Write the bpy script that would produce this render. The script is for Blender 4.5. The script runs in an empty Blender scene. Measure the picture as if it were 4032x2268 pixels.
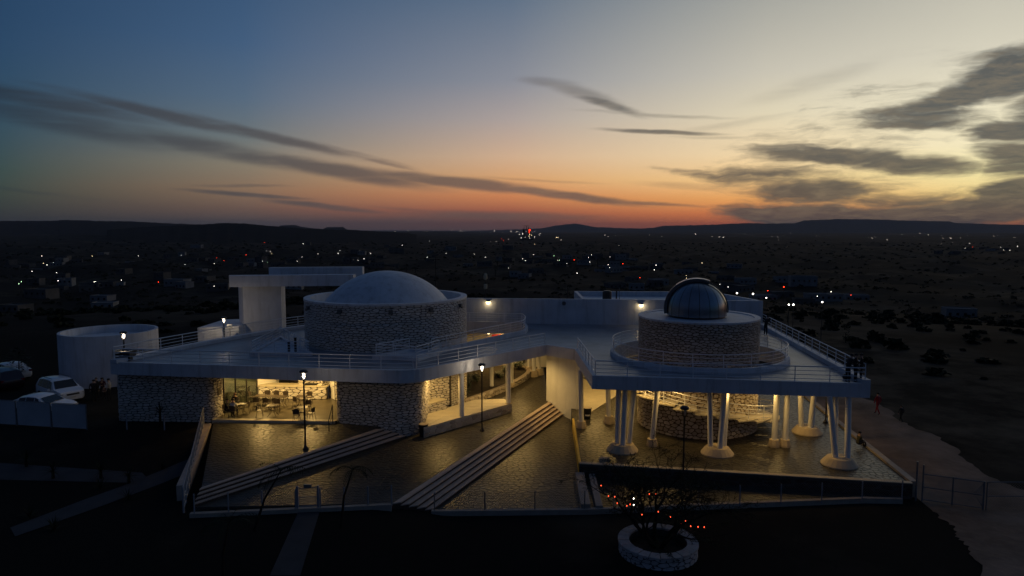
import bpy, bmesh, math, random
from math import sin, cos, pi, radians, atan2, sqrt, exp
from mathutils import Vector, Matrix
from mathutils.geometry import tessellate_polygon

SC = bpy.context.scene
COL = SC.collection
random.seed(7)

# ------------------------------------------------------------------ camera
F, CX, CY, H = 2688.0, 2016.0, 1134.0, 13.6      # focal length in photo pixels, image centre, flying height
TH = math.atan(229 / F)
cam = bpy.data.cameras.new('camera')
cam.sensor_width = 36; cam.lens = 36 * F / 4032
cam.clip_start = 0.1; cam.clip_end = 60000
camo = bpy.data.objects.new('camera', cam); COL.objects.link(camo)
camo.location = (0, 0, H); camo.rotation_euler = (pi / 2 - TH, 0, 0)
SC.camera = camo

def ray(u, v):
    x = (u - CX) / F; y = -(v - CY) / F
    return (x, cos(TH) + y * sin(TH), -sin(TH) + y * cos(TH))
def P(u, v, z):
    d = ray(u, v); t = (z - H) / d[2]
    return Vector((d[0] * t, d[1] * t, z))
def Q(u, v, Y):
    d = ray(u, v); t = Y / d[1]
    return Vector((d[0] * t, Y, H + d[2] * t))
def s2l(c):
    return tuple(((x / 255) / 12.92 if x <= 10 else (((x / 255) + 0.055) / 1.055) ** 2.4) for x in c)

# ------------------------------------------------------------------ dusk sky
SUN_AZ, SUN_EL = 38.0, 0.6
world = bpy.data.worlds.new('World'); SC.world = world; world.use_nodes = True
wn = world.node_tree.nodes; wl = world.node_tree.links; wn.clear()
def N(t, **kw):
    n = wn.new(t)
    for k, v in kw.items(): setattr(n, k, v)
    return n
def M(op, a, b=None, c=None, clamp=False):
    n = N('ShaderNodeMath', operation=op, use_clamp=clamp)
    for i, x in enumerate((a, b, c)):
        if x is None: continue
        if isinstance(x, (int, float)): n.inputs[i].default_value = x
        else: wl.new(x, n.inputs[i])
    return n.outputs[0]
def MR(x, a, b, c=0., d=1., typ='SMOOTHSTEP'):
    n = N('ShaderNodeMapRange', interpolation_type=typ)
    wl.new(x, n.inputs[0])
    for i, v in enumerate((a, b, c, d)): n.inputs[i + 1].default_value = v
    return n.outputs[0]
def MIX(f, a, b):
    n = N('ShaderNodeMix', data_type='RGBA')
    wl.new(f, n.inputs[0])
    for i, x in ((6, a), (7, b)):
        if isinstance(x, tuple): n.inputs[i].default_value = x
        else: wl.new(x, n.inputs[i])
    return n.outputs[2]
tc = N('ShaderNodeTexCoord')
sep = N('ShaderNodeSeparateXYZ'); wl.new(tc.outputs['Generated'], sep.inputs[0])
AZ = M('DEGREES', M('ARCTAN2', sep.outputs[0], sep.outputs[1]))
EL = M('DEGREES', M('ARCSINE', sep.outputs[2]))
# angle away from the sunset point
dl = M('ABSOLUTE', M('SUBTRACT', AZ, SUN_AZ))
DEL = M('MINIMUM', dl, M('SUBTRACT', 360., dl))
T = M('SQRT', M('DIVIDE', M('MAXIMUM', EL, 0.), 90., clamp=True))
def ramp(stops):
    r = N('ShaderNodeValToRGB'); e = r.color_ramp.elements
    st = sorted((sqrt(a / 90), c) for a, c in stops)
    while len(e) < len(st): e.new(0.5)
    for el, (p, c) in zip(e, st):
        el.position = p
        el.color = (*s2l(c), 1)
    wl.new(T, r.inputs[0])
    return r.outputs[0]
COLS = [
 (4,  [(90,(25,37,60)),(45,(68,82,102)),(24,(160,162,158)),(18,(184,182,170)),(12,(218,212,192)),(9,(238,230,202)),(6,(252,240,200)),(4,(255,240,176)),(2.5,(255,222,146)),(1.2,(246,170,98)),(.4,(226,130,80)),(0,(176,100,68))]),
 (18, [(90,(25,37,60)),(45,(62,78,100)),(24,(138,144,146)),(18,(162,163,157)),(12,(204,198,182)),(9,(228,216,186)),(6,(248,222,176)),(4,(254,212,146)),(2.5,(250,178,102)),(1.3,(234,134,76)),(.5,(198,102,68)),(0,(142,82,66))]),
 (38, [(90,(25,37,60)),(45,(46,66,94)),(24,(82,101,126)),(18,(97,114,135)),(12,(140,143,153)),(9,(176,163,158)),(6,(214,178,146)),(4.2,(222,166,114)),(2.8,(214,136,88)),(1.6,(172,100,76)),(.8,(122,82,76)),(0,(92,70,72))]),
 (59, [(90,(25,37,60)),(45,(38,58,90)),(24,(51,77,112)),(18,(57,85,118)),(14,(67,94,126)),(10,(87,107,128)),(7,(110,118,119)),(5,(136,126,109)),(3.2,(140,114,92)),(1.7,(114,91,81)),(.7,(83,75,77)),(0,(64,63,69))]),
 (75, [(90,(25,37,60)),(45,(34,54,86)),(24,(34,60,92)),(18,(35,63,95)),(12,(41,70,100)),(9,(46,75,98)),(6,(52,77,88)),(4,(56,77,76)),(2.5,(60,72,66)),(1,(54,58,58)),(.4,(46,50,54)),(0,(42,46,52))]),
 (125,[(90,(25,37,60)),(45,(33,48,75)),(20,(34,50,77)),(8,(36,50,74)),(2,(32,40,56)),(.6,(30,35,48)),(.2,(28,32,44)),(0,(28,32,44))]),
 (180,[(90,(25,37,60)),(45,(31,45,72)),(20,(32,46,73)),(8,(34,46,70)),(2,(30,37,52)),(.6,(28,32,44)),(.2,(26,30,42)),(0,(26,30,42))]),
]
skyc = None
for i, (d, st) in enumerate(COLS):
    c = ramp(st)
    skyc = c if skyc is None else MIX(MR(DEL, COLS[i-1][0], d, typ='LINEAR'), skyc, c)
# physical dusk sky adds its own faint gradient on top
nis = N('ShaderNodeTexSky'); nis.sky_type = 'NISHITA'; nis.sun_disc = False
nis.sun_elevation = radians(SUN_EL); nis.sun_rotation = radians(SUN_AZ)
nis.altitude = 1900
nmul = N('ShaderNodeMix', data_type='RGBA', blend_type='MULTIPLY'); nmul.inputs[0].default_value = 1
wl.new(nis.outputs[0], nmul.inputs[6]); nmul.inputs[7].default_value = (.0012, .0012, .0012, 1)
nadd = N('ShaderNodeMix', data_type='RGBA', blend_type='ADD'); nadd.inputs[0].default_value = 1
wl.new(skyc, nadd.inputs[6]); wl.new(nmul.outputs[2], nadd.inputs[7])
skyc = nadd.outputs[2]
# clouds, laid out in azimuth and elevation (degrees)
def azel(u, v):
    d = ray(u * 1.5652, v * 1.5652)
    return math.degrees(atan2(d[0], d[1])), math.degrees(math.asin(d[2] / sqrt(d[0]**2 + d[1]**2 + d[2]**2)))
cmb = N('ShaderNodeCombineXYZ'); wl.new(AZ, cmb.inputs[0]); wl.new(EL, cmb.inputs[1])
def noise(vec, scale, detail, rough, xs=1., ys=1., off=0.):
    mp = N('ShaderNodeMapping'); wl.new(vec, mp.inputs[0]); mp.inputs['Scale'].default_value = (xs, ys, 1); mp.inputs['Location'].default_value = (off, off * .7, off)
    n = N('ShaderNodeTexNoise'); wl.new(mp.outputs[0], n.inputs['Vector'])
    n.inputs['Scale'].default_value = scale; n.inputs['Detail'].default_value = detail; n.inputs['Roughness'].default_value = rough
    return n
wz = noise(cmb.outputs[0], .22, 4, .6, .55, 1.2)
wsub = N('ShaderNodeVectorMath', operation='SUBTRACT'); wl.new(wz.outputs['Color'], wsub.inputs[0]); wsub.inputs[1].default_value = (.5, .5, .5)
wmul = N('ShaderNodeVectorMath', operation='MULTIPLY'); wl.new(wsub.outputs[0], wmul.inputs[0]); wmul.inputs[1].default_value = (6, 1.7, 0)
wadd = N('ShaderNodeVectorMath', operation='ADD'); wl.new(cmb.outputs[0], wadd.inputs[0]); wl.new(wmul.outputs[0], wadd.inputs[1])
WV = wadd.outputs[0]
wmul2 = N('ShaderNodeVectorMath', operation='MULTIPLY'); wl.new(wsub.outputs[0], wmul2.inputs[0]); wmul2.inputs[1].default_value = (2, .5, 0)
wadd2 = N('ShaderNodeVectorMath', operation='ADD'); wl.new(cmb.outputs[0], wadd2.inputs[0]); wl.new(wmul2.outputs[0], wadd2.inputs[1])
WV2 = wadd2.outputs[0]
def blob(u, v, hw, hh, rot, amp, vec):
    a, e = azel(u, v); a2, e2 = azel(u + hw, v); a3, e3 = azel(u, v - hh)
    mp = N('ShaderNodeMapping', vector_type='TEXTURE'); wl.new(vec, mp.inputs[0])
    mp.inputs['Location'].default_value = (a, e, 0); mp.inputs['Rotation'].default_value = (0, 0, radians(rot))
    mp.inputs['Scale'].default_value = (abs(a2 - a), abs(e3 - e), 1)
    ln = N('ShaderNodeVectorMath', operation='LENGTH'); wl.new(mp.outputs[0], ln.inputs[0])
    return MR(ln.outputs['Value'], 0.15, 1.35, amp, 0)
def union(lst):
    o = lst[0]
    for b in lst[1:]: o = M('MAXIMUM', o, b)
    return o
heavy = union([blob(*b, WV) for b in [
 (2510,186,190,70,8,1.2),(2385,245,220,52,20,1.0),(2300,302,290,46,-2,1.05),(2580,316,210,46,0,1.1),
 (2070,392,260,36,-6,1.15),(2320,424,290,34,-5,1.0),(2590,410,220,90,-8,1.05),(1940,446,330,40,-4,.85),
 (2060,482,270,46,-3,1.1),(2270,505,240,32,-2,.95),(2030,540,320,46,-2,1.5),(2370,542,420,50,1,1.4),
 (2600,505,200,90,6,1.3),(1760,433,210,16,-4,.7),(2640,250,170,130,10,1.0),(2150,345,460,80,0,.5),(2250,250,460,130,8,.42),(2100,460,560,120,-4,.5)]])
det = noise(WV, .62, 9, .6, .26, 1.6, 5.7)
det3 = noise(WV, 2.1, 6, .62, .3, 1.5, 9.3)
fb = MR(M('ADD', det.outputs['Fac'], M('MULTIPLY', M('SUBTRACT', det3.outputs['Fac'], .5), .42)), .26, .74, typ='LINEAR')
HD = MR(M('ADD', M('SUBTRACT', fb, 1.), M('MULTIPLY', heavy, 1.5)), -.14, .98)
HD = M('MULTIPLY', HD, MR(heavy, .02, .3))
thin = union([blob(*b, WV2) for b in [
 (100,250,380,34,-6,.85),(420,290,360,21,-9.5,.9),(690,345,300,18,-12,.85),(900,390,220,12,-14,.5),
 (180,312,380,44,-9,.72),(560,378,360,32,-10,.8),(850,430,320,26,-9,.95),(1130,458,310,20,-5.5,1.0),(1400,489,290,14,-7,1.0),(1620,512,210,7,-4,.7),
 (620,489,200,8,-4,.85),(820,519,200,10,-6,.9),(600,467,180,6,1,.5),(60,480,220,7,-6,.45),(250,505,240,7,-6,.35),(950,408,150,8,-14,.6),
 (1250,542,360,16,-1,.72),(1040,552,180,22,3,.5),(1080,530,220,7,-4,.5),
 (1470,236,170,24,-18,.55),(1530,262,130,17,-17,.85),(1660,331,200,8,-4,.9),(1650,288,290,8,-5,.5),(1850,310,270,16,6,.35),(1380,207,110,18,-6,.5),
 (1350,455,260,6,-3,.4),(2050,205,320,40,14,.35),(1750,470,260,14,-4,.45),(1800,345,200,6,-3,.4)]])
det2 = noise(WV2, .6, 6, .6, .22, 2.2, 11.)
td = M('MULTIPLY', thin, MR(det2.outputs['Fac'], .22, .62, .72, 1.08))
TD = MR(td, .12, .95)
CD = M('MAXIMUM', M('MULTIPLY', HD, .93), M('MULTIPLY', TD, .82))
cr = N('ShaderNodeValToRGB'); e = cr.color_ramp.elements
cst = [(0, (80, 79, 76)), (.1, (84, 80, 76)), (.21, (104, 88, 83)), (.33, (76, 75, 78)), (.42, (38, 50, 62)), (.7, (28, 36, 50)), (1, (24, 32, 46))]
while len(e) < len(cst): e.new(.5)
for el, (p, c) in zip(e, cst): el.position = p; el.color = (*s2l(c), 1)
wl.new(M('DIVIDE', DEL, 180.), cr.inputs[0])
ccol = MIX(M('MULTIPLY', MR(EL, 2.5, 9.), MR(DEL, 45., 25.)), cr.outputs[0], (*s2l((74, 78, 80)), 1))
ccol = MIX(M('MULTIPLY', MR(det3.outputs['Fac'], .4, .68, typ='LINEAR'), MR(DEL, 50., 20., 0., .55)), ccol, (*s2l((134, 120, 98)), 1))
final = MIX(CD, skyc, ccol)
# soft brighter rims where the heavy cloud thins towards the sunset
bg = N('ShaderNodeBackground'); wl.new(final, bg.inputs[0]); bg.inputs[1].default_value = 1.0
wo = N('ShaderNodeOutputWorld'); wl.new(bg.outputs[0], wo.inputs[0])
world.cycles.sampling_method = 'MANUAL'; world.cycles.sample_map_resolution = 512

sun = bpy.data.lights.new('sun', 'SUN'); sun.energy = 0.03; sun.angle = radians(12); sun.color = (1, .72, .45)
suno = bpy.data.objects.new('sun', sun); COL.objects.link(suno)
sd = Vector((sin(radians(SUN_AZ)), cos(radians(SUN_AZ)), math.tan(radians(4)))).normalized()
suno.rotation_euler = sd.to_track_quat('Z', 'Y').to_euler(); suno.location = (60, 80, 40)

SC.view_settings.view_transform = 'Standard'; SC.view_settings.look = 'None'
SC.view_settings.exposure = 0; SC.view_settings.gamma = 1; SC.view_settings.use_curve_mapping = False
SC.render.engine = 'CYCLES'
SC.cycles.use_denoising = True
SC.cycles.max_bounces = 6; SC.cycles.diffuse_bounces = 3; SC.cycles.glossy_bounces = 3; SC.cycles.volume_bounces = 0
SC.cycles.sample_clamp_indirect = 3.0

# ------------------------------------------------------------------ helpers
MATS = {}
def mat(name, col, rough=.7, var=.15, scale=1.5, bump=0., bscale=8., metal=0., spec=.5, tone=False, emit=None, estr=0., coat=0., streak=0.):
    m = bpy.data.materials.new(name); m.use_nodes = True
    nt = m.node_tree; b = nt.nodes['Principled BSDF']
    b.inputs['Roughness'].default_value = rough; b.inputs['Metallic'].default_value = metal
    b.inputs['Specular IOR Level'].default_value = spec; b.inputs['Coat Weight'].default_value = coat
    geo = nt.nodes.new('ShaderNodeNewGeometry')
    if emit:
        b.inputs['Base Color'].default_value = (*col, 1)
        b.inputs['Emission Color'].default_value = (*emit, 1); b.inputs['Emission Strength'].default_value = estr
        m.cycles.emission_sampling = 'NONE'
        MATS[name] = m; return m
    nz = nt.nodes.new('ShaderNodeTexNoise'); nz.inputs['Scale'].default_value = scale; nz.inputs['Detail'].default_value = 5; nz.inputs['Roughness'].default_value = .62
    nt.links.new(geo.outputs['Position'], nz.inputs['Vector'])
    mx = nt.nodes.new('ShaderNodeMix'); mx.data_type = 'RGBA'
    mx.inputs[6].default_value = (*[c * (1 - var) for c in col], 1); mx.inputs[7].default_value = (*[min(1, c * (1 + var)) for c in col], 1)
    mr = nt.nodes.new('ShaderNodeMapRange'); mr.inputs[1].default_value = .3; mr.inputs[2].default_value = .7
    nt.links.new(nz.outputs['Fac'], mr.inputs[0]); nt.links.new(mr.outputs[0], mx.inputs[0])
    out = mx.outputs[2]
    if tone:
        at = nt.nodes.new('ShaderNodeAttribute'); at.attribute_name = 'tone'
        mm = nt.nodes.new('ShaderNodeMix'); mm.data_type = 'RGBA'; mm.blend_type = 'MULTIPLY'; mm.inputs[0].default_value = 1
        cb = nt.nodes.new('ShaderNodeValToRGB')
        cb.color_ramp.elements[0].color = (.58, .54, .50, 1); cb.color_ramp.elements[1].color = (1.0, 1.0, 1.0, 1)
        cb.color_ramp.elements.new(.5).color = (.84, .81, .77, 1)
        nt.links.new(at.outputs['Fac'], cb.inputs[0])
        nt.links.new(out, mm.inputs[6]); nt.links.new(cb.outputs[0], mm.inputs[7]); out = mm.outputs[2]
    if streak:
        mp = nt.nodes.new('ShaderNodeMapping'); mp.inputs['Scale'].default_value = (2.2, 2.2, .22); nt.links.new(geo.outputs['Position'], mp.inputs[0])
        ns = nt.nodes.new('ShaderNodeTexNoise'); ns.inputs['Scale'].default_value = 1.; ns.inputs['Detail'].default_value = 6; ns.inputs['Roughness'].default_value = .7; nt.links.new(mp.outputs[0], ns.inputs['Vector'])
        rs_ = nt.nodes.new('ShaderNodeMapRange'); rs_.inputs[1].default_value = .5; rs_.inputs[2].default_value = .72; rs_.inputs[3].default_value = 0.; rs_.inputs[4].default_value = streak; nt.links.new(ns.outputs['Fac'], rs_.inputs[0])
        ms = nt.nodes.new('ShaderNodeMix'); ms.data_type = 'RGBA'; ms.inputs[7].default_value = (.20, .19, .17, 1); nt.links.new(rs_.outputs[0], ms.inputs[0]); nt.links.new(out, ms.inputs[6]); out = ms.outputs[2]
    nt.links.new(out, b.inputs['Base Color'])
    if bump:
        n2 = nt.nodes.new('ShaderNodeTexNoise'); n2.inputs['Scale'].default_value = bscale; n2.inputs['Detail'].default_value = 4
        nt.links.new(geo.outputs['Position'], n2.inputs['Vector'])
        bp = nt.nodes.new('ShaderNodeBump'); bp.inputs['Strength'].default_value = bump; bp.inputs['Distance'].default_value = .05
        nt.links.new(n2.outputs['Fac'], bp.inputs['Height']); nt.links.new(bp.outputs[0], b.inputs['Normal'])
    MATS[name] = m
    return m
def glassmat(name, col, rough=.03):
    m = bpy.data.materials.new(name); m.use_nodes = True; nt = m.node_tree
    nt.nodes.remove(nt.nodes['Principled BSDF'])
    o = [n for n in nt.nodes if n.type == 'OUTPUT_MATERIAL'][0]
    tr = nt.nodes.new('ShaderNodeBsdfTransparent'); tr.inputs[0].default_value = (*col, 1)
    gl = nt.nodes.new('ShaderNodeBsdfGlossy'); gl.inputs['Roughness'].default_value = rough
    lw_ = nt.nodes.new('ShaderNodeLayerWeight'); lw_.inputs[0].default_value = .5
    fr = nt.nodes.new('ShaderNodeMapRange'); fr.inputs[1].default_value = .3; fr.inputs[2].default_value = 1; fr.inputs[3].default_value = .04; fr.inputs[4].default_value = .5; nt.links.new(lw_.outputs['Facing'], fr.inputs[0])
    mx = nt.nodes.new('ShaderNodeMixShader')
    nt.links.new(fr.outputs[0], mx.inputs[0]); nt.links.new(tr.outputs[0], mx.inputs[1]); nt.links.new(gl.outputs[0], mx.inputs[2]); nt.links.new(mx.outputs[0], o.inputs[0])
    MATS[name] = m; return m

mat('white', (.60, .62, .66), .6, .10, .9, .05, 3, streak=.45)
mat('white_rail', (.72, .73, .75), .35, .04)
mat('deck', (.26, .265, .285), .38, .3, .55, .12, 2.0)
mat('soffit', (.75, .74, .70), .7, .05, streak=.2)
mat('stone', (.62, .595, .56), .85, .14, 5, .5, 9, tone=True, spec=.08)
mat('stone_small', (.54, .49, .43), .85, .14, 6, .5, 10, tone=True, spec=.08)
mat('mortar', (.085, .078, .072), .95, .25, 4, spec=.08)
mat('stone_wash', (.50, .48, .48), .9, .14, 5, .5, 9, tone=True, spec=.08)
mat('mortar_tan', (.10, .065, .035), .95, .3, 4, spec=.08)
mat('paving', (.050, .044, .030), .38, .5, .5, .3, 9, spec=.42, tone=True)
mat('paving_bed', (.045, .042, .034), .6, .2, 2)
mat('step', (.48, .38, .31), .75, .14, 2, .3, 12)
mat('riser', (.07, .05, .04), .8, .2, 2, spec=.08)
mat('tan_floor', (.52, .47, .36), .5, .1, 1.5, .05)
mat('curb', (.34, .29, .24), .8, .15, 2, .2)
mat('yellow_paint', (.62, .42, .05), .6, .1)
mat('footing', (.50, .41, .28), .75, .1, 2, .15)
mat('lawn', (.028, .030, .024), .95, .35, .5, .6, 3, spec=.08)
mat('asphalt_path', (.06, .06, .064), .8, .15, 1, .1, spec=.08)
mat('black', (.012, .012, .013), .45, .1)
mat('dark_frame', (.02, .018, .018), .4, .1)
mat('brown_metal', (.055, .042, .032), .4, .1)
mat('cafe_floor', (.085, .072, .046), .38, .22, 1.5, .2, 6)
mat('door_white', (.70, .70, .68), .45, .03)
mat('steel', (.23, .26, .30), .3, .12, 1.2, .04, 2, metal=.9)
mat('steel_dark', (.11, .11, .11), .6, .1, metal=.2)
mat('soil', (.05, .042, .032), .95, .35, 2, .7, 5, spec=.08)
mat('leaf', (.035, .055, .018), .6, .35, 3)
mat('leaf_dark', (.018, .024, .012), .7, .35, 3, spec=.08)
mat('bark', (.022, .018, .014), .9, .3, 4, spec=.08)
mat('carpaint', (.78, .79, .80), .22, .02, coat=.6)
mat('carglass', (.01, .011, .013), .06, .02, spec=.7)
mat('tyre', (.015, .015, .015), .8)
mat('rim', (.35, .35, .36), .35, metal=.8)
mat('headlight', (.5, .5, .5), .1, .02)
mat('taillight', (.25, .01, .01), .2, .02)
mat('plate', (.6, .6, .55), .5)
mat('sheet', (.40, .42, .45), .7, .12, .8)
mat('galv', (.20, .21, .22), .45, .1, metal=.5)
mat('post_white', (.26, .27, .30), .5, .08)
mat('plain_house', (.10, .095, .09), .9, .3, .15, spec=.08)
mat('pale_house', (.20, .20, .20), .9, .2, .15, spec=.08)
mat('skin', (.42, .26, .18), .55, .05)
mat('red_cloth', (.38, .02, .025), .8, .1)
mat('red_banner', (.55, .05, .03), .6, .05)
mat('wood_post', (.06, .05, .04), .9, .2)
mat('road', (.20, .145, .11), .95, .45, .35, .9, 2.5, spec=.08)
glassmat('pane', (.72, .80, .76))
glassmat('lantern_glass', (.9, .88, .82), .1)
mat('glow_white', (.8, .8, .8), emit=(1, .90, .80), estr=9)
mat('glow_warm', (.8, .7, .5), emit=(1, .72, .34), estr=8)
mat('bulb_white', (.8, .8, .8), emit=(1, .91, .78), estr=8)
mat('bulb_warm', (.8, .8, .8), emit=(1, .75, .4), estr=7)
mat('bulb_red', (.8, .1, .05), emit=(1, .035, .008), estr=7)
mat('bulb_green', (.6, .8, .6), emit=(.55, 1, .5), estr=6)
mat('bulb_string', (.8, .2, .1), emit=(1, .10, .035), estr=2.6)
mat('far_light', (.8, .8, .8), emit=(1, .85, .7), estr=7)

class MB:
    def __init__(s): s.v = []; s.f = []; s.mi = []; s.tone = []; s.cm = 0
    def add(s, vs, fs, tone=None):
        o = len(s.v); s.v.extend([tuple(p) for p in vs])
        for f in fs: s.f.append(tuple(i + o for i in f)); s.mi.append(s.cm)
        if tone is not None: s.tone.extend([tone] * len(vs))
    def box(s, c, d, rz=0):
        x, y, z = (k / 2 for k in d); vs = []
        for sz in (-z, z):
            for a, b in ((-x, -y), (x, -y), (x, y), (-x, y)):
                vs.append((c[0] + a * cos(rz) - b * sin(rz), c[1] + a * sin(rz) + b * cos(rz), c[2] + sz))
        s.add(vs, [(3, 2, 1, 0), (4, 5, 6, 7), (0, 1, 5, 4), (1, 2, 6, 5), (2, 3, 7, 6), (3, 0, 4, 7)]); return s
    def prism(s, poly, z0, z1):
        n = len(poly); a = sum(poly[i][0] * poly[(i+1) % n][1] - poly[(i+1) % n][0] * poly[i][1] for i in range(n))
        if a < 0: poly = poly[::-1]
        vs = [(p[0], p[1], z0) for p in poly] + [(p[0], p[1], z1) for p in poly]
        s.add(vs, [tuple(range(n))[::-1], tuple(range(n, 2 * n))] + [(i, (i+1) % n, n + (i+1) % n, n + i) for i in range(n)]); return s
    def tube(s, pts, r, seg=6, caps=True):
        pts = [Vector(p) for p in pts]; n = len(pts)
        rs = r if isinstance(r, (list, tuple)) else [r] * n
        vs = []; up = None
        for i, p in enumerate(pts):
            t = (pts[min(i+1, n-1)] - pts[max(i-1, 0)]).normalized()
            if up is None or abs(up.dot(t)) > .95: up = Vector((0, 0, 1)) if abs(t.z) < .9 else Vector((1, 0, 0))
            a = t.cross(up).normalized(); b = a.cross(t).normalized()
            for k in range(seg):
                an = 2 * pi * k / seg + pi / seg
                vs.append(p + (a * cos(an) + b * sin(an)) * rs[i])
        fs = [(i*seg+k, i*seg+(k+1) % seg, (i+1)*seg+(k+1) % seg, (i+1)*seg+k) for i in range(n-1) for k in range(seg)]
        fs = [f[::-1] for f in fs]
        if caps: fs += [tuple(range(seg)), tuple(range((n-1)*seg, n*seg))[::-1]]
        s.add(vs, fs); return s
    def lathe(s, prof, c=(0, 0), seg=24, a0=0, a1=2*pi, cap=True):
        full = abs(a1 - a0 - 2 * pi) < 1e-6; m = seg if full else seg + 1
        vs = []
        for r, z in prof:
            for k in range(m):
                an = a0 + (a1 - a0) * k / seg
                vs.append((c[0] + r * cos(an), c[1] + r * sin(an), z))
        fs = []
        for i in range(len(prof) - 1):
            for k in range(seg):
                k2 = (k + 1) % m if full else k + 1
                fs.append((i*m+k, i*m+k2, (i+1)*m+k2, (i+1)*m+k))
        if cap and full:
            if prof[0][0] > 1e-4: fs.append(tuple(range(m))[::-1])
            if prof[-1][0] > 1e-4: fs.append(tuple(range((len(prof)-1)*m, len(prof)*m)))
        s.add(vs, fs); return s
    def ribbon(s, pts, th, z0, z1, closed=False, side=0.5):
        pts = [Vector((p[0], p[1])) for p in pts]; n = len(pts); L = []; Rr = []
        for i in range(n):
            a = pts[(i-1) % n] if closed or i > 0 else None; b = pts[(i+1) % n] if closed or i < n-1 else None
            d1 = (pts[i] - a).normalized() if a is not None else None; d2 = (b - pts[i]).normalized() if b is not None else None
            if d1 is None: d1 = d2
            if d2 is None: d2 = d1
            n1 = Vector((-d1.y, d1.x)); n2 = Vector((-d2.y, d2.x)); m = n1 + n2
            m = m.normalized() if m.length > 1e-6 else n1
            k = 1 / max(.35, m.dot(n1))
            L.append(pts[i] + m * th * side * k); Rr.append(pts[i] - m * th * (1 - side) * k)
        vs = []
        for i in range(n): vs += [(*Rr[i], z0), (*L[i], z0), (*L[i], z1), (*Rr[i], z1)]
        fs = []
        for i in range(n if closed else n - 1):
            j = (i + 1) % n
            for k in range(4): fs.append((i*4+k, j*4+k, j*4+(k+1) % 4, i*4+(k+1) % 4))
        if not closed: fs += [(3, 2, 1, 0), tuple((n-1)*4+k for k in range(4))]
        fs = [f[::-1] for f in fs]
        s.add(vs, fs); return s
    def polyholes(s, outer, holes, z, up=True):
        loops = [[Vector((p[0], p[1], 0)) for p in outer]] + [[Vector((p[0], p[1], 0)) for p in h] for h in holes]
        tris = tessellate_polygon(loops); vs = [(p.x, p.y, z) for l in loops for p in l]
        fs = []
        for t in tris:
            a, b, c = (Vector(vs[i]) for i in t)
            nz = (b - a).cross(c - a).z
            fs.append(tuple(t) if (nz > 0) == up else tuple(t)[::-1])
        s.add(vs, fs); return s
    def build(s, name, mats, parent=None, smooth=False, rel=None, kind=None):
        o = rel if rel is not None else (wloc(parent) if parent is not None else Vector((0, 0, 0)))
        me = bpy.data.meshes.new(name)
        me.from_pydata([(p[0]-o[0], p[1]-o[1], p[2]-o[2]) for p in s.v], [], s.f)
        for m in ([mats] if isinstance(mats, str) else mats): me.materials.append(MATS[m])
        if s.cm or any(s.mi): me.polygons.foreach_set('material_index', s.mi)
        if s.tone:
            at = me.attributes.new('tone', 'FLOAT', 'POINT'); at.data.foreach_set('value', s.tone)
        if smooth: me.polygons.foreach_set('use_smooth', [True] * len(me.polygons))
        me.update()
        ob = bpy.data.objects.new(name, me); COL.objects.link(ob)
        if parent is not None: ob.parent = parent
        if kind: ob['kind'] = kind
        return ob
def wloc(o):
    l = Vector((0, 0, 0))
    while o is not None: l = l + o.location; o = o.parent
    return l
def tag(o, label, cat, group=None):
    o['label'] = label; o['category'] = cat
    if group: o['group'] = group
    return o
def thing(name, label, cat, loc=(0, 0, 0), rz=0, group=None):
    o = bpy.data.objects.new(name, None); o.empty_display_size = .2; COL.objects.link(o)
    o.location = loc; o.rotation_euler = (0, 0, rz)
    return tag(o, label, cat, group)
def copy_tree(o, parent=None):
    c = o.copy(); COL.objects.link(c); c.parent = parent
    for ch in list(o.children): copy_tree(ch, c)
    return c
def struct(ob): ob['kind'] = 'structure'; return ob
LOC = Vector((0, 0, 0))
def smooth_by_angle(ob, deg=35):
    me = ob.data; me.polygons.foreach_set('use_smooth', [True] * len(me.polygons))
    try: me.set_sharp_from_angle(angle=radians(deg))
    except Exception: pass

# ---- irregular stones: cells of a jittered grid, clipped against their neighbours
def clip(poly, nx, ny, d):
    out = []; n = len(poly)
    for i in range(n):
        ax, ay = poly[i]; bx, by = poly[(i+1) % n]
        da = ax*nx + ay*ny - d; db = bx*nx + by*ny - d
        if da <= 0: out.append((ax, ay))
        if da * db < 0:
            t = da / (da - db); out.append((ax + (bx-ax)*t, ay + (by-ay)*t))
    return out
def cells(w, h, cw, ch, rnd, jit=.42, wrap=False):
    nx = max(2, round(w / cw)); ny = max(1, round(h / ch)); cw = w / nx; ch = h / ny
    pts = {}
    for j in range(ny):
        off = rnd.uniform(-.5, .5)
        for i in range(nx):
            if wrap: off = .5 * (j % 2)
            pts[i, j] = ((i + .5 + off + rnd.uniform(-jit, jit)) * cw, (j + .5 + rnd.uniform(-jit, jit) * .95) * ch)
    asp = cw / ch; res = []
    for (i, j), (px, py) in pts.items():
        poly = [(px - 2*cw, 0), (px + 2*cw, 0), (px + 2*cw, h), (px - 2*cw, h)]
        if not wrap: poly = clip(clip(poly, -1, 0, 0), 1, 0, w)
        for dj in (-2, -1, 0, 1, 2):
            for di in (-3, -2, -1, 0, 1, 2, 3):
                if di == 0 and dj == 0: continue
                ii = (i + di) % nx if wrap else i + di
                q = pts.get((ii, j + dj))
                if q is None: continue
                qx = q[0] + ((i + di - ii) / nx * w if wrap else 0); qy = q[1]
                # bisector in stretched space
                dx = (qx - px) / asp / asp; dy = qy - py
                d = (dx * (px + qx) + dy * (py + qy)) / 2
                poly = clip(poly, dx, dy, d)
                if len(poly) < 3: break
            if len(poly) < 3: break
        if len(poly) >= 3: res.append(poly)
    return res
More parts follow.
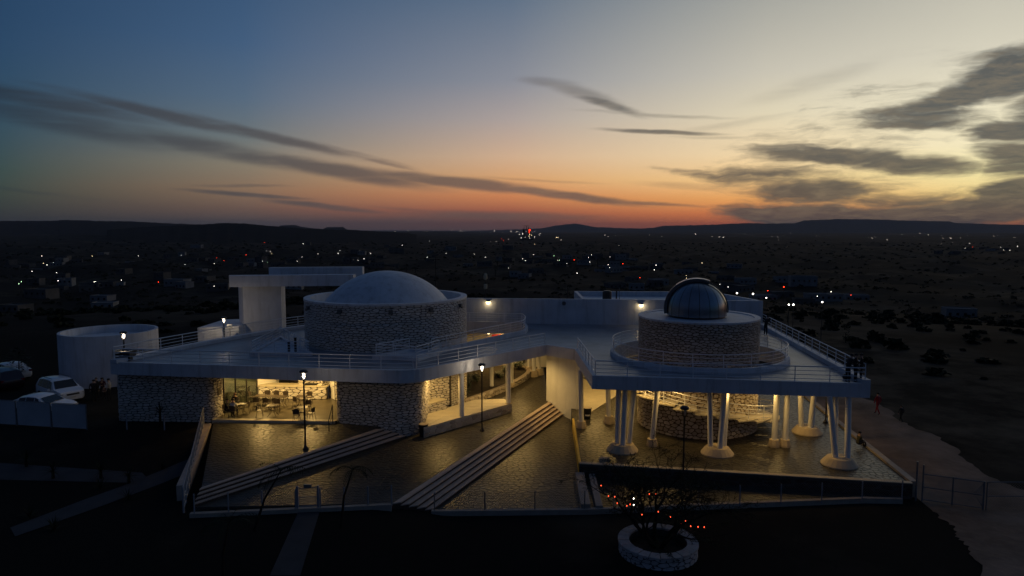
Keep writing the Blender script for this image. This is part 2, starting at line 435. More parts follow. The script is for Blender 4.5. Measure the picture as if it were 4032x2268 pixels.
def inset_round(poly, gap, rounds=1):
    n = len(poly)
    cx = sum(p[0] for p in poly) / n; cy = sum(p[1] for p in poly) / n
    wx = max(p[0] for p in poly) - min(p[0] for p in poly); wy = max(p[1] for p in poly) - min(p[1] for p in poly)
    if wx < gap * 2.5 or wy < gap * 2.5: return None, None, None
    sx = 1 - gap / wx; sy = 1 - gap / wy
    q = [(cx + (p[0]-cx)*sx, cy + (p[1]-cy)*sy) for p in poly]
    # drop near-coincident corners
    r = []
    for p in q:
        if not r or (abs(p[0]-r[-1][0]) + abs(p[1]-r[-1][1])) > .02: r.append(p)
    if len(r) > 3 and abs(r[0][0]-r[-1][0]) + abs(r[0][1]-r[-1][1]) < .02: r.pop()
    if len(r) < 3: return None, None, None
    for _ in range(rounds):
        o = []
        for i in range(len(r)):
            a = r[i]; b = r[(i+1) % len(r)]
            o += [(a[0]*.76 + b[0]*.24, a[1]*.76 + b[1]*.24), (a[0]*.24 + b[0]*.76, a[1]*.24 + b[1]*.76)]
        r = o
    return r, (cx, cy), wx * wy
def stone_geo(r, c, depth, bev, mapf, tilt=(0, 0)):
    n = len(r)
    base = [mapf(x, y, -.01) for x, y in r]
    top = [mapf(c[0] + (x-c[0]) * (1-bev), c[1] + (y-c[1]) * (1-bev), depth + (x-c[0]) * tilt[0] + (y-c[1]) * tilt[1]) for x, y in r]
    fs = [tuple(range(n, 2*n))] + [(i, (i+1) % n, n + (i+1) % n, n + i) for i in range(n)]
    return base + top, fs
def lay_stones(owner, polys, mapf, material, rnd, gap, depth, bev, name='stone', most=300, tilt=0., rounds=1, skip=None, tone=(0, 1), facing=True, rest='stone_infill'):
    items = []
    for p in polys:
        r, c, ar = inset_round(p, gap, rounds)
        if r is None: continue
        w0 = mapf(c[0], c[1], 0)
        if skip and skip(w0): continue
        w1 = mapf(c[0], c[1], 1); nrm = (Vector(w1) - Vector(w0)).normalized()
        to = camo.location - Vector(w0); dist = to.length
        score = ar * max(0, nrm.dot(to / dist)) / dist ** 2
        wv = Vector(w0)
        zc = wv.y
        if zc < 5 or abs(wv.x / zc) > .76: score *= .01
        items.append((score, r, c))
    items.sort(key=lambda t: -t[0])
    mb = MB(); k = 0; wl0 = wloc(owner)
    for sc, r, c in items:
        d = depth * rnd.uniform(.55, 1.25); tl = (rnd.gauss(0, tilt), rnd.gauss(0, tilt)) if tilt else (rnd.uniform(-.05, .05), rnd.uniform(-.05, .05))
        vs, fs = stone_geo(r, c, d, bev, mapf, tl)
        t = rnd.uniform(*tone)
        if k < most and sc > 0:
            one = MB(); one.add(vs, fs, t); one.build(name, material, owner); k += 1
        else: mb.add(vs, fs, t)
    if mb.v:
        mb.build(rest, material, owner, kind='stuff')
def plane_map(a, b, z0):
    a = Vector((a[0], a[1])); b = Vector((b[0], b[1])); d = (b - a).normalized(); n = Vector((d.y, -d.x))
    return lambda x, y, dep: (a.x + d.x*x + n.x*dep, a.y + d.y*x + n.y*dep, z0 + y)
def path_map(pts, z0):
    pts = [Vector((p[0], p[1])) for p in pts]; sg = [(pts[i+1] - pts[i]).length for i in range(len(pts)-1)]; nn = []
    for i in range(len(pts)):
        d1 = (pts[i] - pts[i-1]).normalized() if i else None; d2 = (pts[i+1] - pts[i]).normalized() if i < len(pts)-1 else None
        d = (d1 or d2) + (d2 or d1); d.normalize(); nn.append(Vector((d.y, -d.x)))
    def f(x, y, dep):
        i = 0; s = x
        while i < len(sg) - 1 and s > sg[i]: s -= sg[i]; i += 1
        t = s / sg[i]; p = pts[i].lerp(pts[i+1], t); tt = max(0., min(1., t)); n = nn[i].lerp(nn[i+1], tt).normalized()
        return (p.x + n.x*dep, p.y + n.y*dep, z0 + y)
    return f, sum(sg)
def round_path(pts, r=.45, n=4):
    out = [tuple(pts[0])]
    for i in range(1, len(pts)-1):
        a, b, c = Vector(pts[i-1]), Vector(pts[i]), Vector(pts[i+1])
        d1 = min(r, (a-b).length*.45); d2 = min(r, (c-b).length*.45); p0 = b + (a-b).normalized()*d1; p2 = b + (c-b).normalized()*d2
        for k in range(n+1):
            t = k/n; q = p0*(1-t)**2 + b*2*t*(1-t) + p2*t*t; out.append((q.x, q.y))
    out.append(tuple(pts[-1])); return out
def cyl_map(c, r, z0):
    return lambda x, y, dep: (c[0] + (r + dep) * cos(x / r), c[1] + (r + dep) * sin(x / r), z0 + y)
def floor_map(z):
    return lambda x, y, dep: (x, y, z + dep)

# ------------------------------------------------------------------ ground
def sm(a, b, x):
    t = max(0., min(1., (x - a) / (b - a))); return t * t * (3 - 2 * t)
def hnoise(x, y):
    return (sin(x * .031 + 1.3) * cos(y * .027 + .4) + .6 * sin(x * .083 + y * .061 + 2.) + .4 * sin(y * .151 - x * .11) + .25 * sin(x * .37 + 1) * sin(y * .33))
def terr(x, y):
    z = -.8 + .76 * sm(-3, -7, x)
    z += .72 * sm(-15, -21, x) * sm(35, 45, y)
    z += .4 * sm(21, 24, x) * sm(32, 44, y)
    r = sqrt((x + 3) ** 2 + (y - 46) ** 2)
    f = sm(48, 340, r)
    z -= 24 * f
    z += hnoise(x, y) * (.12 * sm(38, 60, r) + 1.3 * sm(70, 250, r) + 3 * sm(300, 900, r))
    z -= 1.2 * sm(-20, -14, x) * sm(21, 17, x) * sm(39, 46, y) * sm(72, 64, y)     # kept below the building pads
    z += 14 * sm(1500, 2600, y) * sm(-200, -900, x)
    return z
def terrZ(u, v, up=0.):
    z = -10.
    for _ in range(14):
        p = P(u, v, z + up) if v > 906 else Q(u, v, 9000)
        z = .5 * z + .5 * terr(p.x, p.y)
    return p
g = MB(); NA = 240; RS = [3]
while RS[-1] < 40000: RS.append(RS[-1] * 1.055 + .15)
vs = [(0, 0, terr(0, 0))]
for r in RS:
    for k in range(NA):
        a = 2 * pi * k / NA
        x, y = r * sin(a), r * cos(a); vs.append((x, y, terr(x, y) if r < 9000 else -25.))
fs = [(0, 1 + (k+1) % NA, 1 + k) for k in range(NA)]
for i in range(len(RS) - 1):
    for k in range(NA):
        a = 1 + i*NA + k; b = 1 + i*NA + (k+1) % NA
        fs.append((a, b, b + NA, a + NA))
g.add(vs, fs)
# scrubland: dark earth with paler dry-grass patches
gm = mat('scrubland', (.019, .0175, .015), 1., .4, .02, .5, .4, spec=.02)
nt = gm.node_tree; b = nt.nodes['Principled BSDF']; lk = b.inputs['Base Color'].links[0].from_socket
geo = nt.nodes.new('ShaderNodeNewGeometry')
def gn(sc, det, ro):
    n = nt.nodes.new('ShaderNodeTexNoise'); n.inputs['Scale'].default_value = sc; n.inputs['Detail'].default_value = det; n.inputs['Roughness'].default_value = ro
    nt.links.new(geo.outputs['Position'], n.inputs['Vector']); return n
n1 = gn(.022, 8, .68); r1 = nt.nodes.new('ShaderNodeMapRange'); r1.inputs[1].default_value = .5; r1.inputs[2].default_value = .66; nt.links.new(n1.outputs['Fac'], r1.inputs[0])
m1 = nt.nodes.new('ShaderNodeMix'); m1.data_type = 'RGBA'; m1.inputs[7].default_value = (.066, .056, .042, 1)
sx = nt.nodes.new('ShaderNodeSeparateXYZ'); nt.links.new(geo.outputs['Position'], sx.inputs[0])
def rng(sock, a, b_):
    r = nt.nodes.new('ShaderNodeMapRange'); r.interpolation_type = 'SMOOTHSTEP'; r.inputs[1].default_value = a; r.inputs[2].default_value = b_; nt.links.new(sock, r.inputs[0]); return r.outputs[0]
def mu(a, b_):
    q = nt.nodes.new('ShaderNodeMath'); q.operation = 'MULTIPLY'; nt.links.new(a, q.inputs[0]); nt.links.new(b_, q.inputs[1]); return q.outputs[0]
verge = mu(mu(rng(sx.outputs[0], 24, 30), rng(sx.outputs[0], 66, 40)), mu(rng(sx.outputs[1], 30, 48), rng(sx.outputs[1], 135, 95)))
n3 = gn(.12, 8, .7); r3 = nt.nodes.new('ShaderNodeMapRange'); r3.inputs[1].default_value = .42; r3.inputs[2].default_value = .64; nt.links.new(n3.outputs['Fac'], r3.inputs[0])
dry = mu(verge, r3.outputs[0])
fld = mu(mu(rng(sx.outputs[0], -45, -15), rng(sx.outputs[0], 60, 25)), mu(rng(sx.outputs[1], 85, 110), rng(sx.outputs[1], 260, 180)))
m0 = nt.nodes.new('ShaderNodeMix'); m0.data_type = 'RGBA'; m0.inputs[7].default_value = (.115, .092, .066, 1); nt.links.new(dry, m0.inputs[0])
m9 = nt.nodes.new('ShaderNodeMix'); m9.data_type = 'RGBA'; m9.inputs[7].default_value = (.075, .06, .048, 1); nt.links.new(mu(fld, rng(n1.outputs['Fac'], .3, .55)), m9.inputs[0])
nt.links.new(r1.outputs[0], m1.inputs[0]); nt.links.new(lk, m1.inputs[6]); nt.links.new(m1.outputs[2], m9.inputs[6]); nt.links.new(m9.outputs[2], m0.inputs[6]); nt.links.new(m0.outputs[2], b.inputs['Base Color'])
ground = struct(g.build('ground', 'scrubland', smooth=True))

def sheet(name, pts, m, dz=.02, n=24):
    """strip of ground laid a little above the terrain: pts = list of (left, right) world xy pairs"""
    mb = MB(); vs = []; K = 6
    dense = []
    for i in range(len(pts) - 1):
        for t in range(n):
            f = t / n
            dense.append([(pts[i][s][0] * (1-f) + pts[i+1][s][0] * f, pts[i][s][1] * (1-f) + pts[i+1][s][1] * f) for s in (0, 1)])
    dense.append([(p[0], p[1]) for p in pts[-1]])
    for l, r in dense:
        if m == 'road':
            jl = .2 * sin(l[1] * 2.3) * sin(l[1] * .9 + 1) + random.uniform(-.12, .12); jr = .35 * sin(r[1] * .7 + 2) + .15 * sin(r[1] * 2.1) + random.uniform(-.14, .14)
            l = (l[0] + (jl if l[1] > 57 or l[1] < 34 else 0), l[1]); r = (r[0] + jr, r[1])
        for k in range(K + 1):
            x = l[0] + (r[0]-l[0]) * k / K; y = l[1] + (r[1]-l[1]) * k / K
            vs.append((x, y, terr(x, y) + dz))
    fs = [(i*(K+1)+k, i*(K+1)+k+1, (i+1)*(K+1)+k+1, (i+1)*(K+1)+k) for i in range(len(dense)-1) for k in range(K)]
    fs = [f[::-1] for f in fs]
    mb.add(vs, fs)
    ob = mb.build(name, m, smooth=True)
    me = ob.data
    if me.polygons and me.polygons[0].normal.z < 0: me.flip_normals()
    return struct(ob)
lz = -.03
def L2(u, v, z=lz): p = P(u, v, z); return (p.x, p.y)
sheet('road', [((26.5, 70), (30.5, 72)), ((24.5, 56), (29.5, 57)), ((22.6, 45), (28.5, 45)), ((21.9, 37), (27.6, 36)), ((21.5, 33), (27, 31)), ((20.5, 29), (26.5, 27)), ((17, 23), (24, 21)), ((12, 17), (20, 14))], 'road', .03)
sheet('path', [(L2(1182, 2268), L2(1062, 2268)), (L2(1262, 2005), L2(1180, 2005))], 'asphalt_path', .03)
sheet('path', [((-41.5, 37.0), (-40.5, 40.0)), (L2(600, 1905), L2(560, 1868))], 'asphalt_path', .03)
sheet('path', [(L2(60, 2115), L2(40, 2080)), (L2(400, 1995), L2(330, 1970)), (L2(785, 1850), L2(770, 1812))], 'asphalt_path', .04)

# ------------------------------------------------------------------ plaza levels
ZL, ZM, ZR, ZT, ZP, ZC = .70, .10, -.65, 0., .75, .86    # left terrace, middle, right-middle, observatory terrace, platform, cafe floor
ROOF, SOF = 4.8, 4.0
V2 = lambda p: (p[0], p[1])
s1tR, s1tL, s1bR, s1bL = P(1482, 1689, ZL), P(793, 1919, ZL), P(1601, 1721, ZM), P(763, 1996, ZM)
s2tF, s2bF, s2tN, s2bN = P(2160, 1582, ZM), P(2215, 1635, ZR), P(1545, 1982, ZM), P(1705, 2012, ZR)
wallA = [(-27.0, 45.35), (-20.15, 45.05)]
midL, midC, midE = (-11.95, 44.75), (-7.35, 43.55), (-6.0, 44.6)
s2mid = s2tN.lerp(s2tF, .53)
reg_left = [(-20.2, 45.3), V2(s1tL), V2(s1tR), (-8.6, 44.2), (-12., 45.2)]
reg_m1 = [V2(s1bL), V2(s2tN), V2(s2mid), V2(s1bR)]
reg_m2 = [V2(s1bR), V2(s2mid), V2(s2tF), (3.2, 70), (-6.2, 70)]
reg_r1 = [V2(s2bN), (3.9, 33.9), (4.42, 50.5), V2(s2bF)]
ter_FL, ter_FR = P(2283, 1825, ZT), P(3585, 1903, ZT)
reg_t = [V2(ter_FL), V2(ter_FR), (24.0, 56.), (24.8, 68.), (5.3, 68.)]
reg_r2 = [(3.9, 33.9), (18.5, 35.35), (19.0, 36.0), V2(ter_FL)]

def inside(poly, x, y):
    c = False; n = len(poly)
    for i in range(n):
        (x1, y1), (x2, y2) = poly[i], poly[(i+1) % n]
        if (y1 > y) != (y2 > y) and x < (x2-x1) * (y-y1) / (y2-y1) + x1: c = not c
    return c
def clip_convex(cell, poly):
    a = sum(poly[i][0]*poly[(i+1) % len(poly)][1] - poly[(i+1) % len(poly)][0]*poly[i][1] for i in range(len(poly)))
    pp = poly if a > 0 else poly[::-1]
    for i in range(len(pp)):
        (x1, y1), (x2, y2) = pp[i], pp[(i+1) % len(pp)]
        nx, ny = y2 - y1, x1 - x2; l = sqrt(nx*nx + ny*ny); nx /= l; ny /= l
        cell = clip(cell, nx, ny, nx*x1 + ny*y1 - .01)
        if len(cell) < 3: return []
    return cell
plat = [V2(P(1668, 1685, ZP)), V2(P(2016, 1588, ZP)), V2(P(1985, 1571, ZP)), V2(P(1870, 1574, ZP)), V2(P(1755, 1606, ZP)), (-6.0, 50.5)]
def paving(name, polys, z, seed, cell=.37, skip=None, most=300):
    rnd = random.Random(seed)
    mb = MB()
    for p in polys: mb.prism(p, -1.9, z - .016)
    base = struct(mb.build(name, 'paving_bed'))
    xs = [p[0] for q in polys for p in q]; ys = [p[1] for q in polys for p in q]
    x0, y0 = min(xs), min(ys)
    cl = cells(max(xs) - x0, max(ys) - y0, cell, cell * .9, rnd, .46)
    out = []
    for c in cl:
        c = [(p[0] + x0, p[1] + y0) for p in c]
        for q in polys:
            k = clip_convex(c, q)
            if len(k) >= 3: out.append(k)
    lay_stones(base, out, floor_map(z - .014), 'paving', rnd, .022, .009, .08, 'paving_stone', most, .010, 1, skip, (.25, 1), rest='paving_stones_beyond')
    return base
paving('terrace', [reg_left], ZL, 3)
paving('plaza', [reg_m1, reg_m2], ZM, 4, skip=lambda p: inside(plat, p[0], p[1]) or p[1] > 69 or (p[0] < -6 and p[1] > 48))
paving('lower_plaza', [reg_r1, reg_r2], ZR, 5)
paving('observatory_terrace', [reg_t], ZT, 6, skip=lambda p: (p[0]-13)**2 + (p[1]-47.2)**2 < 14 or p[1] > 64)

# steps
def steps(name, label, tF, bF, tN, bN, n, z1, z0):
    t = thing(name, label, 'steps', ((tF.x+bN.x)/2, (tF.y+bN.y)/2, z0))
    for i in range(n):
        a0, a1 = i / n, (i + 1) / n
        zt = z1 - (z1 - z0) * (i + 1) / (n + 1) if n > 1 else z1
        zt = z1 - (z1 - z0) * i / n
        A = tF.lerp(bF, a0); B = tF.lerp(bF, a1); C = tN.lerp(bN, a1); D = tN.lerp(bN, a0)
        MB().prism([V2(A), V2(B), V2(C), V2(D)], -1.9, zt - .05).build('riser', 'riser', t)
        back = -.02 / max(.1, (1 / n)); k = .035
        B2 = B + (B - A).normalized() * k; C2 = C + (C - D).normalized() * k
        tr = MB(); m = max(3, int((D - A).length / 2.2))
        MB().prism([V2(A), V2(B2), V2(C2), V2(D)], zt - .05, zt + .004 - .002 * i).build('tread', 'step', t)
    return t
steps('stone_steps', 'four broad concrete steps descending from café terrace to wet plaza', s1tR, s1bR, s1tL, s1bL, 4, ZL, ZM)
steps('stone_steps', 'long flight of five concrete steps ending at tall white wall', s2tF, s2bF, s2tN, s2bN, 5, ZM, ZR)

# raised platform walk with rough stone face
pf = struct(MB().prism(plat, -1.9, ZP).build('platform', 'tan_floor'))
rnd = random.Random(21)
a, b_ = plat[0], plat[1]; wl_ = (Vector(b_) - Vector(a)).length
mpf = plane_map(a, b_, ZM)
lay_stones(pf, cells(wl_, ZP - ZM - .06, .55, .3, rnd), mpf, 'stone_small', rnd, .03, .03, .12, 'stone', 60)
mpf = plane_map(b_, plat[2], ZM); wl_ = (Vector(plat[2]) - Vector(b_)).length
lay_stones(pf, cells(wl_, ZP - ZM - .06, .55, .3, rnd), mpf, 'stone_small', rnd, .03, .03, .12, 'stone', 20)
# slabs on the platform
xs = [p[0] for p in plat]; ys = [p[1] for p in plat]
for i in range(7):
    for j in range(10):
        x0 = min(xs) + i * 1.25; y0 = min(ys) + j * .9
        c = [(x0 + .01, y0 + .01), (x0 + 1.24, y0 + .01), (x0 + 1.24, y0 + .89), (x0 + .01, y0 + .89)]
        for q in ([plat[0], plat[1], plat[2], plat[3]], [plat[0], plat[3], plat[4], plat[5]]):
            k = clip_convex(c, q)
            if len(k) >= 3: MB().prism(k, ZP + .001, ZP + .012 + .002 * rnd.random()).build('floor_slab', 'tan_floor', pf)

# boundary kerbs, terrace retaining wall
kb = MB()
bnd = [V2(P(755, 2020, ZM)), V2(s2tN)]
kb.ribbon([(bnd[0][0], bnd[0][1] - .15), (bnd[1][0], bnd[1][1] - .2)], .25, -1.6, ZM + .06)
struct(kb.build('kerb', 'curb'))
kb = MB(); kb.ribbon([(s2bN.x - .05, s2bN.y - .2), (3.9, 33.65), (18.6, 35.1), (20.6, 35.0)], .25, -1.6, ZR + .12)
struct(kb.build('kerb', 'curb'))
kb = MB(); kb.ribbon([(s1tL.x - .9, s1tL.y + .2), (-20.05, 44.6)], .42, -1.6, ZL + .05, side=1); struct(kb.build('kerb', 'step'))
tw = MB(); fr = Vector(V2(ter_FR)); fl = Vector(V2(ter_FL))
tw.ribbon([V2(ter_FL), V2(ter_FR)], .3, -1.6, ZT + .07, side=0)
ret = tw.build('retaining_wall', 'mortar'); tag(ret, 'low rough retaining wall along front of observatory terrace', 'wall')
MB().ribbon([V2(ter_FL), V2(ter_FR)], .34, ZT + .07, ZT + .12, side=.06).build('coping', 'footing', ret)
rnd = random.Random(31); dv = (fr - fl).normalized(); nv = Vector((dv.y, -dv.x))
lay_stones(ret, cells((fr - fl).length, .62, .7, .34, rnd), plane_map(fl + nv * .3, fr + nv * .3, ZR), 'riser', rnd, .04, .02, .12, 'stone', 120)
kb = MB(); kb.ribbon([V2(ter_FR), (24.0, 56.), (24.9, 68.)], .35, -1.6, ZT + .12, side=0); struct(kb.build('kerb', 'curb'))
ye = MB(); yF = Vector((ter_FL.x, ter_FL.y)); yB = Vector((4.42, 48.3)); ye.ribbon([yF, yB], .14, -1.6, ZT + .03); struct(ye.build('kerb', 'yellow_paint'))
# pair of low stub walls at the terrace corner
for dx, w, lb in ((.25, .5, 'pale stub wall beside the yellow terrace edge'), (.95, .35, 'narrow stub wall below terrace corner beside lower plaza')):
    m = MB().ribbon([(ter_FL.x + dx - .3, ter_FL.y - .5), (ter_FL.x + dx - .45, 33.75)], w, -1.5, ZR + .34 - dx * .12)
    tag(m.build('stub_wall', 'curb'), lb, 'wall')
st = MB().box((5.4, 38.95, .2), (.6, .3, .26)); tag(st.build('stone_block', 'footing'), 'small stone block on terrace corner edge', 'block')

# ------------------------------------------------------------------ roof
A = P(434, 1428, ROOF); B = P(1620, 1462, ROOF); C = P(2150, 1359, ROOF); D = P(2263, 1376, ROOF); E_ = P(2332, 1481, ROOF); F_ = P(3428, 1513, ROOF); G = P(3008, 1284, ROOF)
TC = (13.0, 47.3); RT, RO = 4.06, 5.75
DC = (-10.15, 55.1); RD = 6.42
def arc(c, r, a0, a1, n):
    return [(c[0] + r * cos(a0 + (a1-a0)*i/n), c[1] + r * sin(a0 + (a1-a0)*i/n)) for i in range(n + 1)]
def bez(p0, p1, p2, n):
    return [tuple((1-t)**2*p0[k] + 2*t*(1-t)*p1[k] + t*t*p2[k] for k in (0, 1)) for t in [i/n for i in range(n+1)]]
Bv = Vector(V2(B)); b0 = Bv + (Vector(V2(A)) - Bv).normalized() * 1.1; b1 = Bv + (Vector(V2(C)) - Bv).normalized() * 1.1
left_edge = bez((-18.2, 62.2), (-22.8, 57.2), V2(A), 12)       # back to front
lowB = (23.6, 66.)
outer = [V2(A)] + bez(b0, Bv, b1, 5) + [V2(C), V2(D), V2(E_), V2(F_), V2(G), lowB, (24.5, 74), (-12, 74), (-18.2, 62.2)] + left_edge[1:-1]
# opening beside the planetarium drum
o1, o2, o3, o4, o5, o6 = (P(u, v, ROOF) for u, v in ((1700, 1394), (1860, 1357), (2058, 1313), (2081, 1297), (2056, 1283), (1838, 1277)))
op = [V2(o1), V2(o2)] + bez(V2(o3), V2(o4), V2(o5), 6) + [V2(o6), (-5.5, 62.6)] + [p for p in arc(DC, RD + .05, .9, -.75, 10)]
hole_t = arc(TC, RO + .1, 0, 2*pi, 40)[:-1]
roof = thing('roof_terrace', 'broad flat roof terrace with white fascia spanning café and observatory', 'roof', (0, 50, ROOF))
MB().polyholes(outer, [hole_t, op], ROOF - .05).build('deck', 'deck', roof)
MB().polyholes(outer, [hole_t, op], SOF + .01, up=False).build('soffit', 'soffit', roof)
fa = MB().ribbon(outer, .28, SOF, ROOF + .03, closed=True, side=1).build('fascia', 'white', roof)
MB().ribbon(op, .22, SOF, ROOF + .3, closed=True, side=0).build('opening_kerb', 'white', roof)
MB().lathe([(RO, SOF), (RO + .3, SOF), (RO + .3, ROOF + .12), (RO + .26, ROOF + .3), (RO, ROOF + .3), (RO, SOF)], TC, 64, cap=False).build('opening_kerb', 'white', roof)
smooth_by_angle(roof.children[-1])
# broad white kerbs along the side edges
MB().ribbon(left_edge, .55, ROOF - .04, ROOF + .22, side=1).build('side_kerb', 'white', roof)
MB().ribbon([V2(F_), V2(G)], .45, ROOF - .04, ROOF + .25, side=1).build('side_kerb', 'white', roof)
# low kerbed wells in front of the drum
w1 = [V2(P(u, v, ROOF)) for u, v in ((992, 1396), (1218, 1398), (1105, 1334))]
w2 = [V2(P(u, v, ROOF)) for u, v in ((1480, 1409), (1642, 1420), (1730, 1391), (1612, 1384))]
for w in (w1, w2):
    MB().ribbon(w, .3, ROOF - .04, ROOF + .2, closed=True).build('well_kerb', 'white', roof)
    MB().prism(w, ROOF - .04, ROOF + .06).build('well_cover', 'white', roof)

# ------------------------------------------------------------------ railings
def railing(label, path, z, spacing=2., h=.88, closed=False, nr=4, cat='railing', bottom=.06, zs=None):
    pts = [Vector((p[0], p[1], (zs[i] if zs else z))) for i, p in enumerate(path)]
    if closed: pts.append(pts[0])
    t = thing('railing', label, cat, pts[0])
    seg = [(pts[i+1] - pts[i]).length for i in range(len(pts)-1)]; L = sum(seg); n = max(1, round(L / spacing))
    def at(s):
        for i, l in enumerate(seg):
            if s <= l or i == len(seg)-1: return pts[i].lerp(pts[i+1], min(1, s / l))
            s -= l
    me = None
    for i in range(n if closed else n + 1):
        p = at(L * i / n)
        if me is None:
            ob = MB().tube([p + Vector((0, 0, -.02)), p + Vector((0, 0, h))], .028, 6).build('post', 'white_rail', t, rel=p); ob.location = p - t.location; me = ob.data
        else:
            ob = bpy.data.objects.new('post', me); COL.objects.link(ob); ob.parent = t; ob.location = p - t.location
    for k in range(nr):
        hh = h - k * (h - bottom - .1) / (nr - 1) if nr > 1 else h
        MB().tube([p + Vector((0, 0, hh)) for p in pts], .034 if k == 0 else .018, 6).build('rail', 'white_rail', t)
    return t
ins = lambda p, dx, dy: (p[0] + dx, p[1] + dy)
RZ = ROOF + .02
railing('long white railing along roof front edge above the café', [ins(A, .2, .2), ins(b0, 0, .2), ins(Bv, .05, .35)], RZ)
railing('white railing on angled roof edge above the raised walk', [ins(Bv, .25, .45), ins(C, -.1, .15)], RZ, 1.9)
railing('short white railing on inner roof edge above yellow kerb', [ins(D, .2, -.1), ins(E_, .2, .15)], RZ, 1.5)
railing('white railing along front roof edge above observatory columns', [ins(E_, .2, .2), ins(F_, -.22, .2)], RZ, 2.0)
railing('white railing on sloping right roof edge beside dirt road', [ins(F_, -.2, .25), ins(G, -.2, 0)], ROOF + .25, 1.6)
railing('curved white railing along roof edge beside white tank', [ins(p, .25, 0) for p in left_edge[::-1]], ROOF + .2, 1.9, .85)
railing('circular white railing round the observatory tower well', arc(TC, RO + .14, 0, 2*pi, 48)[:-1], ROOF + .3, 1.85, .85, closed=True)
railing('white railing round the opening beside the planetarium', [V2(o1), V2(o2)] + bez(V2(o3), V2(o4), V2(o5), 6) + [V2(o6), (-5.4, 62.6)], ROOF + .3, 1.6, .8)
railing('white railing on triangular roof well nearest the tank', w1, ROOF + .2, 1.7, .75, closed=True)
railing('white railing on kerbed roof well in front of planetarium', w2[3:] + w2[:3], ROOF + .2, 1.6, .75)

# ------------------------------------------------------------------ planetarium
pl = thing('planetarium', 'round stone planetarium drum with shallow white dome', 'planetarium', (DC[0], DC[1], .2))
ZD = 8.28
MB().lathe([(RD - .02, SOF + .1), (RD - .02, ZD - .12)], DC, 72, cap=False).build('drum_core', 'mortar', pl, smooth=True)
MB().lathe([(RD - .02, .2), (RD - .02, SOF + .1)], DC, 30, -.95, 1.3).build('drum_core', 'mortar', pl, smooth=True)
rim = MB().lathe([(RD + .06, ZD - .16), (RD + .06, ZD), (RD - .42, ZD), (RD - .42, ZD - .75), (0, ZD - .72)], DC, 72, cap=False).build('rim', 'white', pl); smooth_by_angle(rim)
rnd = random.Random(41)
cl = cells(2*pi*RD, ZD - .14 - 4.7, .44, .18, rnd, .44, wrap=True)
lay_stones(pl, cl, cyl_map(DC, RD - .01, 4.7), 'stone', rnd, .036, .042, .12, tone=(.45, 1))
cl = [[(x - .95 * RD, y) for x, y in c] for c in cells(2.25 * RD, 4.5, .46, .19, rnd, .44)]
lay_stones(pl, cl, cyl_map(DC, RD - .01, .2), 'stone', rnd, .036, .042, .12, most=0, tone=(.45, 1), rest='lower_stones')
prof = []
rc, hc = 5.15, 2.75; Rs = (rc*rc + hc*hc) / (2*hc)
for i in range(19):
    an = math.asin(rc / Rs) * (1 - i / 18); prof.append((Rs * sin(an), ZD - .72 + Rs * cos(an) - (Rs - hc)))
MB().lathe(prof, DC, 64, cap=False).build('dome', 'white', pl, smooth=True)
for an in (-1.93, -1.35, -.88, -2.5, -.35):
    c = (DC[0] + (RD + .12) * cos(an), DC[1] + (RD + .12) * sin(an), ZD - .55)
    m = MB(); m.box(c, (.22, .3, .26), an); m.box((c[0] + .14*cos(an), c[1] + .14*sin(an), c[2] - .12), (.08, .34, .14), an); m.build('floodlight', 'steel_dark', pl)

# ------------------------------------------------------------------ observatory tower
tw = thing('observatory_tower', 'round stone observatory tower rising through the roof terrace', 'tower', (TC[0], TC[1], 0))
ZO = 7.66
MB().lathe([(RT - .02, 0), (RT - .02, ZO - .1)], TC, 64, cap=False).build('tower_core', 'mortar_tan', tw, smooth=True)
rim = MB().lathe([(RT + .05, ZO - .12), (RT + .05, ZO), (RT - .35, ZO), (RT - .37, ZO - .06), (0, ZO - .04)], TC, 64, cap=False).build('rim', 'white', tw); smooth_by_angle(rim)
rnd = random.Random(51)
cl = cells(2*pi*RT, ZO - .12 - 4.5, .36, .17, rnd, .44, wrap=True)
lay_stones(tw, cl, cyl_map(TC, RT - .01, 4.5), 'stone_small', rnd, .036, .035, .12, most=200, tone=(.2, 1))
cl = cells(2*pi*RT, 4.45, .38, .24, rnd, .44, wrap=True)
lay_stones(tw, cl, cyl_map(TC, RT - .01, 0.02), 'stone_small', rnd, .05, .035, .12, most=100, tone=(.2, 1), rest='lower_stones')
for nm in tw.children:
    if nm.name.startswith('stone_small'): pass

# steel dome with gore panels and shutter
dz0 = ZO - .02; RDm = 2.02
dc = (TC[0] - .18, TC[1] - .2)
dm = thing('observatory_dome', 'steel observatory dome with gore panels and shutter on stone tower', 'dome', (dc[0], dc[1], dz0))
MB().lathe([(RDm - .12, dz0 - .02), (RDm - .12, dz0 + .12), (RDm - .2, dz0 + .12)], dc, 48, cap=False).build('base_ring', 'black', dm)
ng = 18
skirt = .55
for k in range(ng):
    a0, a1 = 2*pi*k/ng + .012, 2*pi*(k+1)/ng - .012
    pr = [(RDm, dz0 + .1), (RDm, dz0 + skirt)] + [(RDm * cos(t), dz0 + skirt + RDm * .93 * sin(t)) for t in [pi/2 * i/10 * .995 for i in range(1, 11)]]
    MB().lathe(pr, dc, 4, a0, a1).build('gore_panel', 'steel', dm, smooth=True)
MB().lathe([(RDm - .02, dz0 + .1), (RDm - .02, dz0 + skirt)] + [((RDm - .02) * cos(t), dz0 + skirt + (RDm - .02) * .93 * sin(t)) for t in [pi/2 * i/10 for i in range(1, 11)]], dc, 48, cap=False).build('dome_shell', 'steel_dark', dm, smooth=True)
sa = radians(-14)                       # the shutter runs across the dome, sideways to the viewer
ax = Vector((cos(sa), sin(sa), 0)); ay = Vector((-sin(sa), cos(sa), 0))
